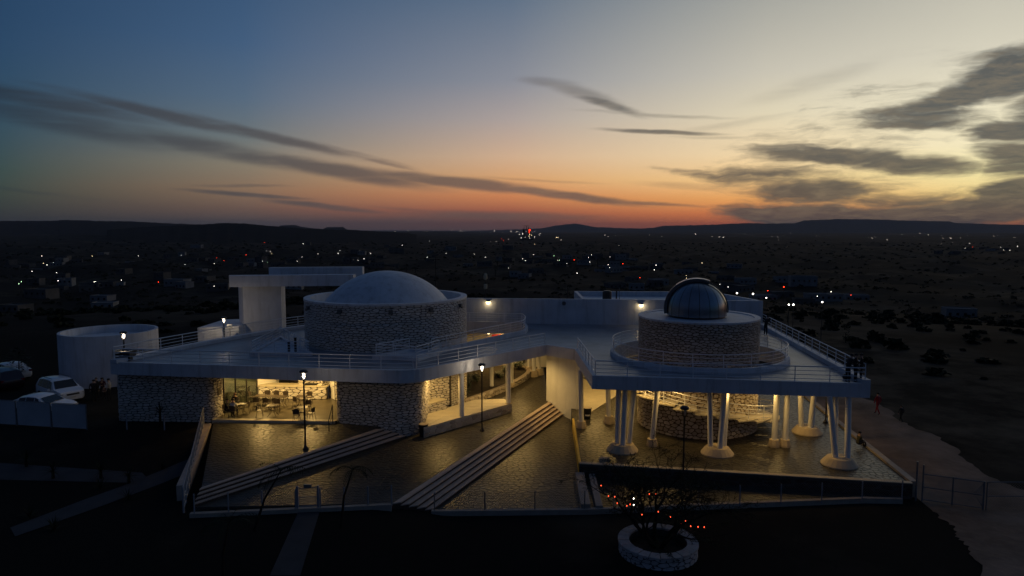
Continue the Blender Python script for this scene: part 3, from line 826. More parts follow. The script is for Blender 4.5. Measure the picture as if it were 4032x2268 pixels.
def archband(t0, t1, r0, r1, w0, w1, n=18):
    m = MB(); vs = []
    for i in range(n + 1):
        t = t0 + (t1-t0)*i/n
        for rr, ww in ((r0, w0), (r0, w1), (r1, w1), (r1, w0)):
            p = Vector((dc[0], dc[1], dz0 + skirt)) + ax * (rr * cos(t)) + ay * ww + Vector((0, 0, rr * .93 * sin(t) if sin(t) > 0 else rr * sin(t)))
            vs.append(p)
    fs = [(i*4+k, i*4+(k+1) % 4, (i+1)*4+(k+1) % 4, (i+1)*4+k) for i in range(n) for k in range(4)] + [(3, 2, 1, 0), tuple(n*4+k for k in range(4))]
    m.add(vs, fs); return m
archband(1.18, pi + .18, RDm - .02, RDm + .2, -.46, -.03).build('shutter', 'steel_dark', dm)
archband(1.18, pi + .18, RDm - .02, RDm + .2, .03, .46).build('shutter', 'steel_dark', dm)
archband(1.18, pi * .72, RDm + .2, RDm + .215, -.44, -.05).build('shutter_cap', 'white_rail', dm)
archband(1.18, pi * .72, RDm + .2, RDm + .215, .05, .44).build('shutter_cap', 'white_rail', dm)
archband(-.1, 1.18, RDm - .02, RDm + .07, -.5, -.40).build('slit_rail', 'steel_dark', dm)
archband(-.1, 1.18, RDm - .02, RDm + .07, .40, .5).build('slit_rail', 'steel_dark', dm)

# spiral stair round the tower
sp = thing('spiral_stair', 'white cantilevered stair winding round the stone tower base', 'staircase', (TC[0], TC[1], 0))
zf = lambda deg: 1.04 + (-20 - deg) * .0148
dg = 40; path = []; zz = []
while zf(dg) < ROOF - .15:
    a = radians(dg); a2 = radians(dg - 15.5); z = zf(dg)
    pts = arc(TC, RT + .02, a, a2, 3) + arc(TC, RO - .25, a2, a, 3)
    MB().prism(pts, z - .09, z).build('tread', 'tan_floor', sp)
    am = (a + a2) / 2
    pr = TC[0] + (RO - .33) * cos(am), TC[1] + (RO - .33) * sin(am)
    path.append(pr); zz.append(z)
    MB().tube([(pr[0], pr[1], z - .02), (pr[0], pr[1], z + .92)], .022, 6).build('post', 'white_rail', sp)
    dg -= 14.5
for k, hh in enumerate((.92, .66, .42, .18)):
    MB().tube([(p[0], p[1], z + hh) for p, z in zip(path, zz)], .028 if k == 0 else .016, 6).build('rail', 'white_rail', sp)

# ------------------------------------------------------------------ walls under the roof
def stone_wall(label, pts, z0, z1, th, seed, cw=.43, ch=.175, most=300, mt='stone', side=1, tone=(.3, 1), ends=True):
    """mortar core along a polyline with stones on its outer (camera) side"""
    pts = round_path(pts) if len(pts) > 2 else pts
    t = thing('stone_wall', label, 'wall', (pts[0][0], pts[0][1], z0))
    MB().ribbon(pts, th, z0, z1, side=side).build('wall_core', 'mortar', t)
    rnd = random.Random(seed); pm, L = path_map(pts, z0)
    lay_stones(t, cells(L, z1 - z0, cw, ch, rnd), pm, mt, rnd, .034, .04, .12, most=most, tone=tone)
    return t
ZW = ZL - .05
stone_wall('long pale rubble stone wall under the roof left of café', [(-27.0, 46.6), (-26.75, 45.4), (-20.15, 45.12), (-20.0, 46.4)], ZW, SOF, .3, 61, most=300)
stone_wall('rubble stone wall between the café opening and raised walk', [(-11.85, 45.9), (-11.75, 44.85), (-7.3, 43.7), (-6.1, 44.4), (-5.92, 45.4), (-5.9, 48.5)], ZM - .1, SOF, .3, 62, most=300)
stone_wall('lit rubble stone wall with bench recess behind the walk', [(-5.88, 48.45), (-4.6, 49.4)], ZP, SOF, .5, 63, most=150)
stone_wall('rubble stone wall closing the planter bed under the roof', [(-4.5, 49.6), (-3.55, 52.4)], ZP - .2, SOF, .4, 64, most=120)
b_ = stone_wall('low stone bench wall in recess beside raised walk', [(-5.98, 46.9), (-4.7, 48.3)], ZP, ZP + .62, .8, 65, most=60)
MB().ribbon([(-5.98, 46.9), (-4.7, 48.3)], .86, ZP + .62, ZP + .70, side=1).build('bench_top', 'tan_floor', b_)

# planter bed
bedp = bez(V2(P(1752, 1602, ZM + .5)), V2(P(2080, 1500, ZM + .5)), V2(P(2093, 1455, ZM + .5)), 9) + [V2(P(2060, 1437, ZM + .5)), V2(P(1960, 1432, ZM + .5))]
bed = thing('planter_bed', 'curved rough stone planter bed under the roof', 'planter', (bedp[4][0], bedp[4][1], ZM))
MB().ribbon(bedp, .4, ZM - .1, ZM + .5, side=1).build('bed_wall', 'stone_small', bed)
rnd = random.Random(71)
for i in range(len(bedp) - 1):
    a, b = Vector(bedp[i]), Vector(bedp[i+1])
    lay_stones(bed, cells((b-a).length, .56, .5, .28, rnd), plane_map(a, b, ZM), 'stone_small', rnd, .03, .04, .12, most=12)
MB().prism(bedp + [(-3.6, 68), (-3.6, 52.5)], ZM - .2, ZM + .38).build('soil', 'soil', bed)

# white walls
def wall(label, pts, z0, z1, th=.25, m='white', side=1, name='white_wall', cat='wall'):
    o = MB().ribbon(pts, th, z0, z1, side=side).build(name, m); return tag(o, label, cat)
ww = MB(); cw_ = bez((2.72, 53.2), (3.75, 51.45), (5.05, 51.0), 8)
tag(ww.ribbon(cw_, .25, -1.5, SOF, side=1).build('white_wall', 'soffit', smooth=False), 'tall curved white wall at the top of the long steps', 'wall')
tag(MB().ribbon([(5.05, 51.0), (5.25, 60)], .2, -1.5, SOF, side=1).build('white_wall', 'soffit'), 'white return wall behind the tall curved wall', 'wall')
wall('white back wall at far end of covered passage', [(-6.5, 72), (3.2, 72)], -.5, SOF, m='soffit')
wall('white back wall behind observatory columns under the roof', [(4.9, 62.5), (17.5, 61.5)], -.5, SOF, m='soffit')
wall('white inner wall beyond the roof opening by planetarium', [(-6, 67.5), (3.4, 66.5)], ZM, SOF, m='soffit')
bn = MB().box((-1.55, 66.6, 2.2), (.9, .06, 2.3)); tag(bn.build('banner', 'red_banner'), 'red banner hanging in the lit room below the roof opening', 'banner')
# pale ramp beside the column row
rp = [V2(P(2296, 1640, ZT)), V2(P(2330, 1622, ZT)), V2(P(2452, 1545, ZT)), (6.2, 62.), (5.2, 62.)]
struct(MB().prism(rp, -.3, ZT + .05).build('ramp', 'tan_floor'))

# upper white block at the back of the roof
ub = thing('upper_block', 'long low white upper storey wall along back of roof', 'building', (8, 64, ROOF))
MB().ribbon([(-13, 65.2), (-4.3, 64.6), (23.0, 62.2)], .35, ROOF - .1, 7.12, side=1).build('front_wall', 'white', ub)
MB().ribbon([(23.0, 62.2), (21.1, 71.5), (6.6, 72.2), (6.6, 63.75)], .3, ROOF - .1, 7.12, side=1).build('parapet', 'white', ub)
MB().prism([(6.9, 63.9), (22.6, 62.6), (21.0, 71.3), (6.9, 72.0)], 6.3, 6.62).build('upper_roof', 'white', ub)
pa = P(2395, 1185, 6.62)
tk = thing('roof_tank', 'black water tank standing on the upper roof', 'tank', (9.4, 67.2, 6.62))
MB().lathe([(.45, 6.62), (.45, 7.5), (.3, 7.62), (0, 7.64)], (9.4, 67.2), 20).build('tank_body', 'black', tk, smooth=False)
MB().tube([(9.9, 67.2, 6.7), (10.6, 67.1, 6.7), (10.6, 67.1, 7.9)], .04, 6).build('pipe', 'steel_dark', tk)
# gantry frame left of the planetarium
ga = thing('portal_frame', 'tall white concrete portal frame behind the planetarium', 'portal', (-23.5, 66, .5))
gp = [Q(928, 1120, 66.), Q(952, 1120, 64.6), Q(1103, 1120, 66.2)]
MB().prism([(gp[0].x, 66.6), (gp[1].x, 64.8), (gp[2].x, 66.4), (gp[2].x, 67.6)], .2, 8.6).build('pier', 'white', ga)
zb0, zb1 = Q(1000, 1128, 65).z, Q(1000, 1084, 65).z
MB().prism([(Q(897, 1100, 65).x, 65.4), (Q(897, 1100, 65).x + .4, 64.3), (Q(1400, 1100, 67).x, 66.0), (Q(1400, 1100, 67).x, 67.0)], zb0, zb1).build('beam', 'white', ga)
MB().prism([(Q(1055, 1100, 67).x, 67.9), (Q(1055, 1100, 67).x, 67.3), (Q(1425, 1100, 68).x, 68.3), (Q(1425, 1100, 68).x, 69.1)], zb0 + .3, zb1 + .62).build('beam', 'white', ga)
# low white box beside the frame
lw = [Q(775, 1330, 62.), Q(925, 1330, 63.)]
tag(MB().prism([(lw[0].x, 62.2), (lw[1].x + .3, 63.2), (lw[1].x + .3, 69), (lw[0].x, 68)], .3, Q(775, 1292, 62).z).build('white_block', 'white'), 'low white block at foot of the portal frame', 'block')
sg = MB().box((Q(893, 1285, 61.).x, 61.6, Q(893, 1285, 61.6).z), (.5, .06, .4)); sg.tube([(Q(893, 1285, 61.).x, 61.65, .4), (Q(893, 1285, 61.).x, 61.65, Q(893, 1285, 61.6).z)], .04)
tag(sg.build('information_board', 'galv'), 'small tilted board on post beside the far lamp', 'board')
# round white tank on the left
TK = (-34.9, 58.6); rk = 3.78
t = thing('round_tank', 'large round white concrete tank beside parked cars', 'tank', (TK[0], TK[1], .6))
MB().lathe([(rk, .3), (rk, 4.95), (rk - .22, 4.95), (rk - .22, 4.3), (0, 4.35)], TK, 72, cap=False).build('tank_wall', 'white', t); smooth_by_angle(t.children[0])
wb = Q(440, 1390, 54.)
sl = MB().box((Q(520, 1380, 54.5).x, 55.1, 3.6), (3.8, .14, .55)); tag(sl.build('signboard', 'footing'), 'plain tan signboard beside roof railing in front of tank', 'board')

# ------------------------------------------------------------------ columns
def column(label, base, top, r=.17, foot=(.36, .30, .45), seg=14, group=None):
    t = thing('column', label, 'column', base, group=group)
    b = Vector(base); tp = Vector(top); f0, f1, fh = foot
    if fh:
        MB().lathe([(f0, b.z - .02), (f0, b.z + fh * .25), (f1, b.z + fh)], (b.x, b.y), 8).build('footing', 'footing', t)
    MB().tube([b + Vector((0, 0, fh * .6)), tp], r, seg).build('shaft', 'soffit', t, smooth=True)
    smooth_by_angle(t.children[-1])
def tripod(label, c, tops, z=ZT, R=.98):
    c = Vector((c[0], c[1], z)); t = thing('column_cluster', label, 'columns', c)
    m = MB().lathe([(R, z - .02), (R, z + .05), (R * .70, z + .42), (R * .66, z + .44)], (c.x, c.y), 20); o = m.build('footing', 'footing', t)
    for k, ((bx, by), (tx, ty)) in enumerate(tops):
        ob = MB().tube([(c.x + bx, c.y + by, z + .3), (c.x + tx, c.y + ty, SOF + .02)], .165, 14).build('shaft', 'soffit', t); smooth_by_angle(ob)
def trip_at(u, v): p = P(u, v, ZT); return (p.x, p.y)
tripod('trio of leaning white columns on round footing behind bare tree', trip_at(2450, 1772), [((-.28, .1), (-.22, .3)), ((-.02, -.32), (.12, -.1)), ((.42, .1), (.75, .3))])
tripod('trio of white columns on round footing before tower stair', trip_at(2824, 1785), [((-.38, .1), (-.5, .25)), ((.05, -.35), (.3, -.15)), ((.42, .12), (.62, .35))])
tripod('trio of white columns on round footing behind paired columns', trip_at(3178, 1703), [((-.42, 0), (-.55, .1)), ((.05, -.3), (.35, -.25)), ((.35, .1), (.45, .35))])
tripod('trio of white columns on round footing at outer roof corner', trip_at(3305, 1828), [((-.25, -.05), (-.7, .1)), ((-.1, .4), (-.1, .6)), ((.4, -.1), (.42, .1))], R=1.02)
def col_at(label, u, v, z, u2, **k):
    p = P(u, v, z); dx = (u2 - u) / F * p.y
    column(label, p, (p.x + dx, p.y + .05, SOF + .02), **k)
col_at('white column on footing beside the yellow kerb', 2289, 1683, ZT, 2285)
col_at('white column on round footing behind the leaning trio', 2398, 1665, ZT, 2388, foot=(.40, .30, .5))
col_at('leaning white column standing close before the stone tower', 2567, 1754, ZT, 2588)
col_at('inner column of the white pair beside the stair foot', 3047, 1757, ZT, 3055)
col_at('outer column of the white pair beside the stair foot', 3090, 1757, ZT, 3094)
col_at('round white column on the raised walk near stone wall', 1817, 1640, ZP, 1817, foot=(.25, .22, 0), r=.19)
col_at('round white column at far end of the raised walk', 2002, 1588, ZP, 2000, foot=(.25, .22, 0.06), r=.19)
col_at('white column rising from the planter bed wall', 1936, 1520, ZM + .5, 1936, foot=(.2, .2, 0))
col_at('slim white column on footing far back in passage', 2085, 1467, ZM, 2085, foot=(.4, .32, .55))
col_at('white column on footing beside passage in front', 2103, 1482, ZM, 2101, foot=(.4, .32, .55))
col_at('rear white column on footing against the passage wall', 2124, 1475, ZM, 2114, foot=(.4, .32, .55))
col_at('white column standing in planter by the passage', 2014, 1521, ZM + .3, 2012, foot=(.3, .25, .3))

# ------------------------------------------------------------------ lamps under the roof
def lamp_light(parent, loc, power, col, rad=.12, spot=None):
    l = bpy.data.lights.new('lamp_light', 'SPOT' if spot else 'POINT'); l.energy = power; l.color = col; l.shadow_soft_size = rad
    if spot: l.spot_size = radians(spot); l.spot_blend = .6
    o = bpy.data.objects.new('lamp_light', l); COL.objects.link(o); o.parent = parent; o.location = loc
    return o
WARM = (1, .62, .19)
ceil_m = MB().lathe([(.17, -.02), (.17, -.07), (.13, -.09)], (0, 0), 16); ceil_m = ceil_m.build('housing', 'white_rail')
dif_m = MB().lathe([(.12, -.091), (.09, -.13), (0, -.14)], (0, 0), 16).build('diffuser', 'glow_warm')
hm, dmesh = ceil_m.data, dif_m.data
bpy.data.objects.remove(ceil_m); bpy.data.objects.remove(dif_m)
def ceiling_lamp(label, x, y, power, spot=172, col=WARM):
    t = thing('ceiling_lamp', label, 'lamp', (x, y, SOF), group='warm lamps under the roof')
    for n, me in (('housing', hm), ('diffuser', dmesh)):
        o = bpy.data.objects.new(n, me); COL.objects.link(o); o.parent = t
    lamp_light(t, (0, 0, -.2), power, col, .12, spot)
for lb, x, y, pw in [
 ('warm ceiling lamp over café tables beside glass partition', -18.3, 48.9, 558), ('warm ceiling lamp over café tables beside white door', -14.8, 48.9, 558),
 ('warm ceiling lamp over café entrance step', -15.8, 46.4, 161),
 ('warm ceiling lamp over bench recess by raised walk', -4.9, 46.6, 260), ('warm ceiling lamp over raised walk before planter bed', -0.7, 50.9, 260),
 ('warm ceiling lamp beside the tall curved white wall', .9, 51.3, 260), ('warm ceiling lamp left of tower above stair top', 7.3, 48.6, 161),
 ('warm ceiling lamp deep in the passage', .8, 57.5, 260), ('warm ceiling lamp at passage far end', -.5, 66., 260),
 ('warm ceiling lamp over pale ramp', 6.6, 53.5, 372), ('warm ceiling lamp behind the tower', 9.5, 58., 260),
 ('warm ceiling lamp before tower left of stair', 10.1, 41.9, 110), ('warm ceiling lamp before tower right of stair', 15.7, 41.8, 120), ('warm ceiling lamp inside outer corner column trio', 17.2, 39.6, 81),
 ('pale ceiling lamp in café room behind glass', -22.4, 50.2, 161),
 ('warm ceiling lamp beside leaning trio of columns', 8.3, 43.4, 161), ('warm ceiling lamp above column trio before tower stair', 13.0, 40.55, 93),
 ('warm ceiling lamp between paired columns and rear trio', 17.9, 44.4, 143), ('warm ceiling lamp behind the paired columns', 19.4, 51., 161),
 ('warm ceiling lamp beyond tower towards road side', 16.5, 57., 124)]:
    ceiling_lamp(lb, x, y, pw)
ceiling_lamp('bright ceiling lamp in room below the roof opening', -2.2, 63.5, 420)

# wall globes on the upper block
for u, v, lb in ((1922, 1190, 'small round lit wall lamp nearest planetarium on back wall'), (2523, 1200, 'small round lit wall lamp nearest steel dome on back wall')):
    p = Q(u, v, 64.2 if u < 2000 else 63.2)
    yw = 64.6 + (p.x + 4.3) * (62.2 - 64.6) / 27.3
    t = thing('wall_lamp', lb, 'lamp', (p.x, yw, p.z))
    MB().lathe([(.10, p.z + .12), (.2, p.z + .08), (.2, p.z + .04)], (p.x, yw - .16), 14).build('hood', 'steel_dark', t)
    MB().lathe([(.0, p.z - .19), (.12, p.z - .15), (.19, p.z - .03), (.19, p.z + .05)], (p.x, yw - .17), 14).build('globe', 'glow_warm', t, smooth=True)
    lamp_light(t, (0, -.45, -.15), 5, (1, .8, .5), .1)
p = Q(2220, 1194, 63.9); MBv = MB().tube([(p.x, p.y + .1, p.z), (p.x, p.y - .2, p.z)], .19, 16)
tag(MBv.build('round_vent', 'steel_dark'), 'dark round unlit vent on white back wall between lamps', 'vent')

# ------------------------------------------------------------------ lamp posts
def lamp_post(label, base, h, lit=True, power=60):
    b = Vector(base); t = thing('lamp_post', label, 'lamp', b)
    m = MB(); z = b.z
    m.lathe([(.17, z - .02), (.17, z + .05), (.09, z + .16), (.055, z + .24)], (b.x, b.y), 12); m.build('base', 'black', t)
    MB().tube([(b.x, b.y, z + .15), (b.x, b.y, z + h - .62)], .05, 8).build('pole', 'black', t)
    zt = z + h - .62
    MB().lathe([(.05, zt), (.085, zt + .06), (.08, zt + .1)], (b.x, b.y), 10).build('collar', 'black', t)
    ln = MB().lathe([(.075, zt + .1), (.13, zt + .28), (.16, zt + .48)], (b.x, b.y), 12, cap=False).build('lantern', 'lantern_glass', t, smooth=True)
    for k in range(4):
        a = pi / 4 + k * pi / 2
        MB().tube([(b.x + .08 * cos(a), b.y + .08 * sin(a), zt + .08), (b.x + .135 * cos(a), b.y + .135 * sin(a), zt + .28), (b.x + .17 * cos(a), b.y + .17 * sin(a), zt + .49)], .016, 5).build('strut', 'black', t)
    MB().lathe([(.20, zt + .47), (.25, zt + .5), (.24, zt + .58), (.16, zt + .64), (0, zt + .66)], (b.x, b.y), 14).build('cap', 'black', t)
    if lit:
        MB().lathe([(.02, zt + .12), (.055, zt + .2), (.075, zt + .42), (.03, zt + .46)], (b.x + .03, b.y - .02), 10).build('lamp_bulb', 'glow_white', t, smooth=True)
        lamp_light(t, (0, -.0, h - .36), power, (1, .80, .58), .08)
    else:
        MB().lathe([(.02, zt + .12), (.055, zt + .2), (.075, zt + .42), (.03, zt + .46)], (b.x + .03, b.y - .02), 10).build('lamp_bulb', 'headlight', t, smooth=True)
lamp_post('lit black lamp post standing before the café opening', P(1203, 1768, ZL), 4.72, power=120)
lamp_post('lit black lamp post standing on plaza before raised walk', P(1898, 1697, ZM), 4.6, power=120)
lamp_post('lit black lamp post at roof corner beside round tank', (-27.35, 47.6, .62), 5.85, power=130)
lamp_post('lit black lamp post beside low white block and portal frame', (Q(882, 1300, 61.).x, 61., .6), 5.2, power=260)
lamp_post('unlit dark lamp post rising behind the bare tree', (P(2664, 1880, ZR).x, 36.9, ZR), 4.55, lit=False)
lamp_post('unlit dark lamp post by the roadside terrace kerb', P(3251, 1664, ZT), 4.6, lit=False)

# ------------------------------------------------------------------ cafe
cf = [(-20.3, 45.15), (-11.7, 44.75), (-11.9, 56), (-24, 56)]
struct(MB().prism(cf, .2, ZC).build('cafe_floor', 'cafe_floor'))
struct(MB().prism([(-20.2, 45.0), (-11.85, 44.62), (-11.8, 45.0), (-20.1, 45.42)], .3, ZC + .012).build('threshold', 'tan_floor'))
stone_wall('low lit rubble stone counter wall at back of café', [(-19.15, 50.75), (-13.95, 50.55)], ZC, ZC + .95, .3, 81, most=90, cw=.5, ch=.24)
tag(MB().prism([(-19.2, 50.68), (-13.9, 50.48), (-13.9, 51.5), (-19.2, 51.7)], ZC + .95, ZC + 1.03).build('counter_top', 'tan_floor'), 'pale ledge on top of café counter wall', 'ledge')
stone_wall('lit rubble stone pier beside white café door', [(-16.3, 51.2), (-14.9, 51.1), (-14.2, 50.55), (-14.0, 51.3)], ZC + 1.0, SOF, .3, 82, most=100, cw=.45, ch=.22)
stone_wall('narrow lit stone strip beyond white café door', [(-13.25, 50.3), (-12.5, 50.0)], ZC, SOF, .2, 83, most=20, cw=.4, ch=.22)
wall('white café side wall behind dining tables', [(-19.3, 50.9), (-18.1, 52.2)], ZC, SOF, m='door_white')
wall('dark brown panel behind café planting', [(-18.6, 53.4), (-15, 53.2)], ZC, SOF, m='brown_metal', name='timber_screen', cat='screen')
d = thing('door', 'plain white café door standing ajar beside stone pier', 'door', (-13.5, 51.2, ZC))
MB().ribbon([(-14.0, 51.4), (-13.3, 50.4)], .06, ZC + .02, ZC + 2.9).build('leaf', 'door_white', d)
MB().tube([(-13.45, 50.5, ZC + 1.0), (-13.38, 50.42, ZC + 1.0)], .03, 6).build('handle', 'black', d)
wall('white café rear wall behind the doorway', [(-13.4, 53), (-11.8, 52.8)], ZC, SOF, m='door_white')
tx = MB().box((-15.2, 50.95, ZC + 1.1), (.9, .4, .14)); tag(tx.build('tray', 'black'), 'dark tray resting on the café counter ledge', 'tray')
# glass partition
gpn = thing('glass_partition', 'dark framed glass partition inside the café', 'partition', (-20.0, 46.6, ZC))
ga_, gb_ = Vector((-20.05, 46.7)), Vector((-19.25, 50.75))
for k in range(4):
    p = ga_.lerp(gb_, k / 3)
    MB().box((p.x, p.y, (ZC + SOF) / 2), (.09, .09, SOF - ZC), .2).build('mullion', 'dark_frame', gpn)
    if k < 3:
        q = ga_.lerp(gb_, (k + 1) / 3)
        MB().ribbon([p.lerp(q, .03), p.lerp(q, .97)], .012, ZC + .06, SOF - .05).build('pane', 'pane', gpn)
MB().ribbon([ga_, gb_], .08, ZC, ZC + .06).build('bottom_rail', 'dark_frame', gpn)
wall('dim plain wall behind glass in café side room', [(-26, 53), (-19.6, 53)], ZC, SOF, m='door_white')
sgb = MB().box((-20.02, 45.9, 2.6), (.06, .4, .5)); tag(sgb.build('plaque', 'brown_metal'), 'small dark plaque on lit end of café stone wall', 'sign')
ramp_rail = thing('ramp_rail', 'dark handrail panel leaning beside the café step', 'handrail', (-11.85, 44.4, ZL))
MB().tube([(-11.95, 44.6, ZL), (-11.95, 44.6, ZL + 1.3), (-11.75, 42.9, ZL + .75), (-11.75, 42.9, ZL)], .03, 6).build('frame', 'dark_frame', ramp_rail)
MB().tube([(-11.95, 44.6, ZL + .7), (-11.75, 42.9, ZL + .35)], .02, 6).build('rail', 'dark_frame', ramp_rail)

# chairs and tables
def make_chair():
    t = thing('cafe_chair', 'x', 'chair')
    MB().lathe([(.02, .44), (.21, .44), (.225, .455), (.21, .47), (.02, .465)], (0, 0), 14).build('seat', 'brown_metal', t)
    for sx in (-1, 1):
        MB().tube([(.17*sx, .16, .44), (.19*sx, .2, .22), (.2*sx, .23, 0)], .014, 5).build('leg', 'brown_metal', t)
        MB().tube([(.17*sx, -.15, .46), (.19*sx, -.19, .22), (.2*sx, -.24, 0)], .014, 5).build('leg', 'brown_metal', t)
    MB().tube([(.20, .14, .46), (.255, .1, .66), (.25, -.08, .72)] + [(.245*cos(a), -.12 - .12*sin(a), .72 + .15*sin(a)) for a in [pi*i/8 for i in range(1, 8)]] + [(-.25, -.08, .72), (-.255, .1, .66), (-.20, .14, .46)], .015, 5).build('hoop', 'brown_metal', t)
    m = MB()
    n = 7; vs = []
    for j in range(4):
        for i in range(n):
            a = pi * (i + .6) / (n + .2); zz = .5 + j * .10 + (.02 * sin(a) if j < 3 else .05 * sin(a))
            vs.append((.215*cos(a), -.12 - .1*sin(a), zz))
    m.add(vs, [(j*n+i, j*n+i+1, (j+1)*n+i+1, (j+1)*n+i) for j in range(3) for i in range(n-1)]); ob = m.build('backrest', 'brown_metal', t)
    sdm = ob.modifiers.new('thick', 'SOLIDIFY'); sdm.thickness = .012
    return t
def make_table(w=.72, dp=.72):
    t = thing('cafe_table', 'x', 'table')
    MB().box((0, 0, .735), (w, dp, .03)).build('table_top', 'brown_metal', t)
    MB().lathe([(.16, .40), (.17, .41), (.16, .43)], (0, 0), 12).build('ring', 'brown_metal', t)
    for sx in (-1, 1):
        for sy in (-1, 1):
            MB().tube([(.26*sx, .26*sy, .72), (.13*sx, .13*sy, .45), (.17*sx, .17*sy, .2), (.3*sx, .3*sy, 0)], .016, 5).build('leg', 'brown_metal', t)
    return t
chair0 = make_chair(); table0 = make_table(); used = [False, False]
def place(proto, idx, label, group, x, y, rz, z=ZC):
    o = proto if not used[idx] else copy_tree(proto); used[idx] = True
    o.location = (x, y, z); o.rotation_euler = (0, 0, rz); o['label'] = label; o['group'] = group
CG, TG = 'dark metal chairs in the café', 'dark square tables in the café'
def fp(px, py, z=0): return P(840 + px / 5.152, 1450 + py / 5.152, ZC + z)
tabs = [('small square café table in the middle with two chairs', fp(1210, 965)), ('café table nearest threshold behind the lamp post', fp(1800, 1010)),
        ('café table against the stone pier by the door', fp(1790, 765)), ('café table holding papers where people sit', fp(560, 935)),
        ('round-edged café table behind the seated people by the glass', fp(450, 740)),
        ('first of three joined café tables along counter wall', fp(960, 755)), ('middle of three joined café tables along counter wall', fp(1170, 765)), ('last of three joined café tables along counter wall', fp(1380, 775))]
for lb, p in tabs: place(table0, 1, lb, TG, p.x, p.y, .06)
chs = [('chair turned sideways left of the small middle table', fp(940, 985), -pi/2 + .3), ('chair behind the small middle café table', fp(1290, 880), pi + .2),
 ('chair with back to viewer at lamp post table', fp(1690, 1070), .1), ('chair facing left at lamp post table', fp(1990, 1040), pi/2 - .2), ('chair behind the lamp post table', fp(1920, 900), pi),
 ('chair behind the café table by stone pier', fp(1945, 715), pi), ('chair left of the café table by stone pier', fp(1690, 800), -.6),
 ('leftmost chair behind joined café tables', fp(1090, 690), pi), ('middle chair behind joined café tables', fp(1270, 695), pi), ('rightmost chair behind joined café tables', fp(1450, 705), pi - .2),
 ('chair at end of joined café tables beside glass', fp(790, 700), -pi/2), ('left chair on near side of joined café tables', fp(880, 820), .1), ('middle chair on near side of joined café tables', fp(1080, 830), 0), ('right chair on near side of joined café tables', fp(1270, 830), -.1),
 ('empty chair beside the paper covered café table', fp(680, 910), pi/2 + .2), ('chair carrying the person in white shirt', fp(400, 1000), .0), ('chair at the table behind seated people', fp(560, 690), pi - .3),
 ('chair carrying the person in dark sleeveless top', fp(455, 850), pi), ('chair at dark corner carrying person in black', fp(270, 990), -pi/2)]
for lb, p, r in chs: place(chair0, 0, lb, CG, p.x, p.y, r)
chair_pos = {lb: p for lb, p, r in chs}
# second room furniture behind glass
for i, (x, y) in enumerate(((-21.6, 49.2), (-22.6, 51.2), (-20.8, 51.4))):
    place(table0, 1, ['café table closest behind the glass partition', 'café table far behind the glass partition', 'café table behind glass near side wall'][i], TG, x, y, .3)
    place(chair0, 0, ['chair beside closest table behind the glass', 'chair beside far table behind the glass', 'chair beside side wall table behind the glass'][i], CG, x + .55, y - .2, pi/2)
papers = MB(); pt = tabs[3][1]
for i, (dx, dy, r) in enumerate(((.05, .1, .2), (.25, -.05, .6), (-.1, -.12, -.3))):
    tag(MB().box((pt.x + dx, pt.y + dy, ZC + .753 + .002*i), (.3, .21, .002), r).build('paper_sheet', 'door_white'), ['white paper sheet nearest the counter side of café table', 'white paper sheet at right of occupied café table', 'white paper sheet before the white-shirted diner'][i], 'paper')
for i, (dx, dy) in enumerate(((-.25, .2), (-.3, .05))):
    m = MB().lathe([(.03, ZC + .751), (.035, ZC + .9), (.015, ZC + .98), (.015, ZC + 1.02)], (pt.x + dx, pt.y + dy), 8)
    tag(m.build('bottle', 'pane' if i else 'brown_metal'), ['brown bottle on occupied café table', 'clear bottle on occupied café table'][i], 'bottle')

# bins
def bin_(label, p, h=.8, m='black'):
    p = Vector(p); t = thing('litter_bin', label, 'bin', p); z = p.z
    MB().lathe([(.24, z), (.31, z + h - .06), (.33, z + h - .06), (.33, z + h)], (p.x, p.y), 18, cap=True).build('body', m, t)
    MB().lathe([(.30, z + h), (.28, z + h + .015), (.15, z + h + .02)], (p.x, p.y), 18).build('lid', 'footing', t)
bin_('black litter bin at corner of stone wall by steps', P(1668, 1716, ZM))
bin_('black litter bin behind column beside yellow kerb', P(2312, 1648, ZT))
lbm = MB(); p = P(2312, 1648, ZT); lbm.ribbon(arc((p.x, p.y), .295, -2.2, -.9, 6), .008, .25, .36); tag(lbm.build('bin_label', 'door_white'), 'white paper label stuck on bin by yellow kerb', 'label')
t = thing('roof_planter', 'black tapered planter pot on roof corner by railing', 'planter', P(489, 1418, ROOF))
p = P(489, 1418, ROOF); MB().prism([(p.x-.5, p.y-.2), (p.x+.5, p.y-.2), (p.x+.5, p.y+.6), (p.x-.5, p.y+.6)], ROOF - .03, ROOF + .55).build('pot', 'black', t)
MB().ribbon([(p.x-.52, p.y-.22), (p.x+.52, p.y-.22), (p.x+.52, p.y+.62), (p.x-.52, p.y+.62)], .08, ROOF + .55, ROOF + .63, closed=True).build('pot_rim', 'black', t)
for i, (u, v, hh) in enumerate(((1138, 1388, .75), (1164, 1390, 1.05))):
    p = P(u, v, ROOF + .06); m = MB().lathe([(.09, p.z), (.09, p.z + hh), (.11, p.z + hh), (.11, p.z + hh + .06), (.0, p.z + hh + .08)], (p.x, p.y), 10)
    tag(m.build('vent_pipe', 'black'), ['shorter black vent pipe inside triangular roof well', 'taller black vent pipe inside triangular roof well'][i], 'pipe')
bx_ = MB().box((P(2500, 1600, ZT).x, P(2500, 1660, ZT).y, .35), (.5, .5, .7)); tag(bx_.build('plinth', 'brown_metal'), 'small dark plinth behind the leaning trio of columns', 'plinth')

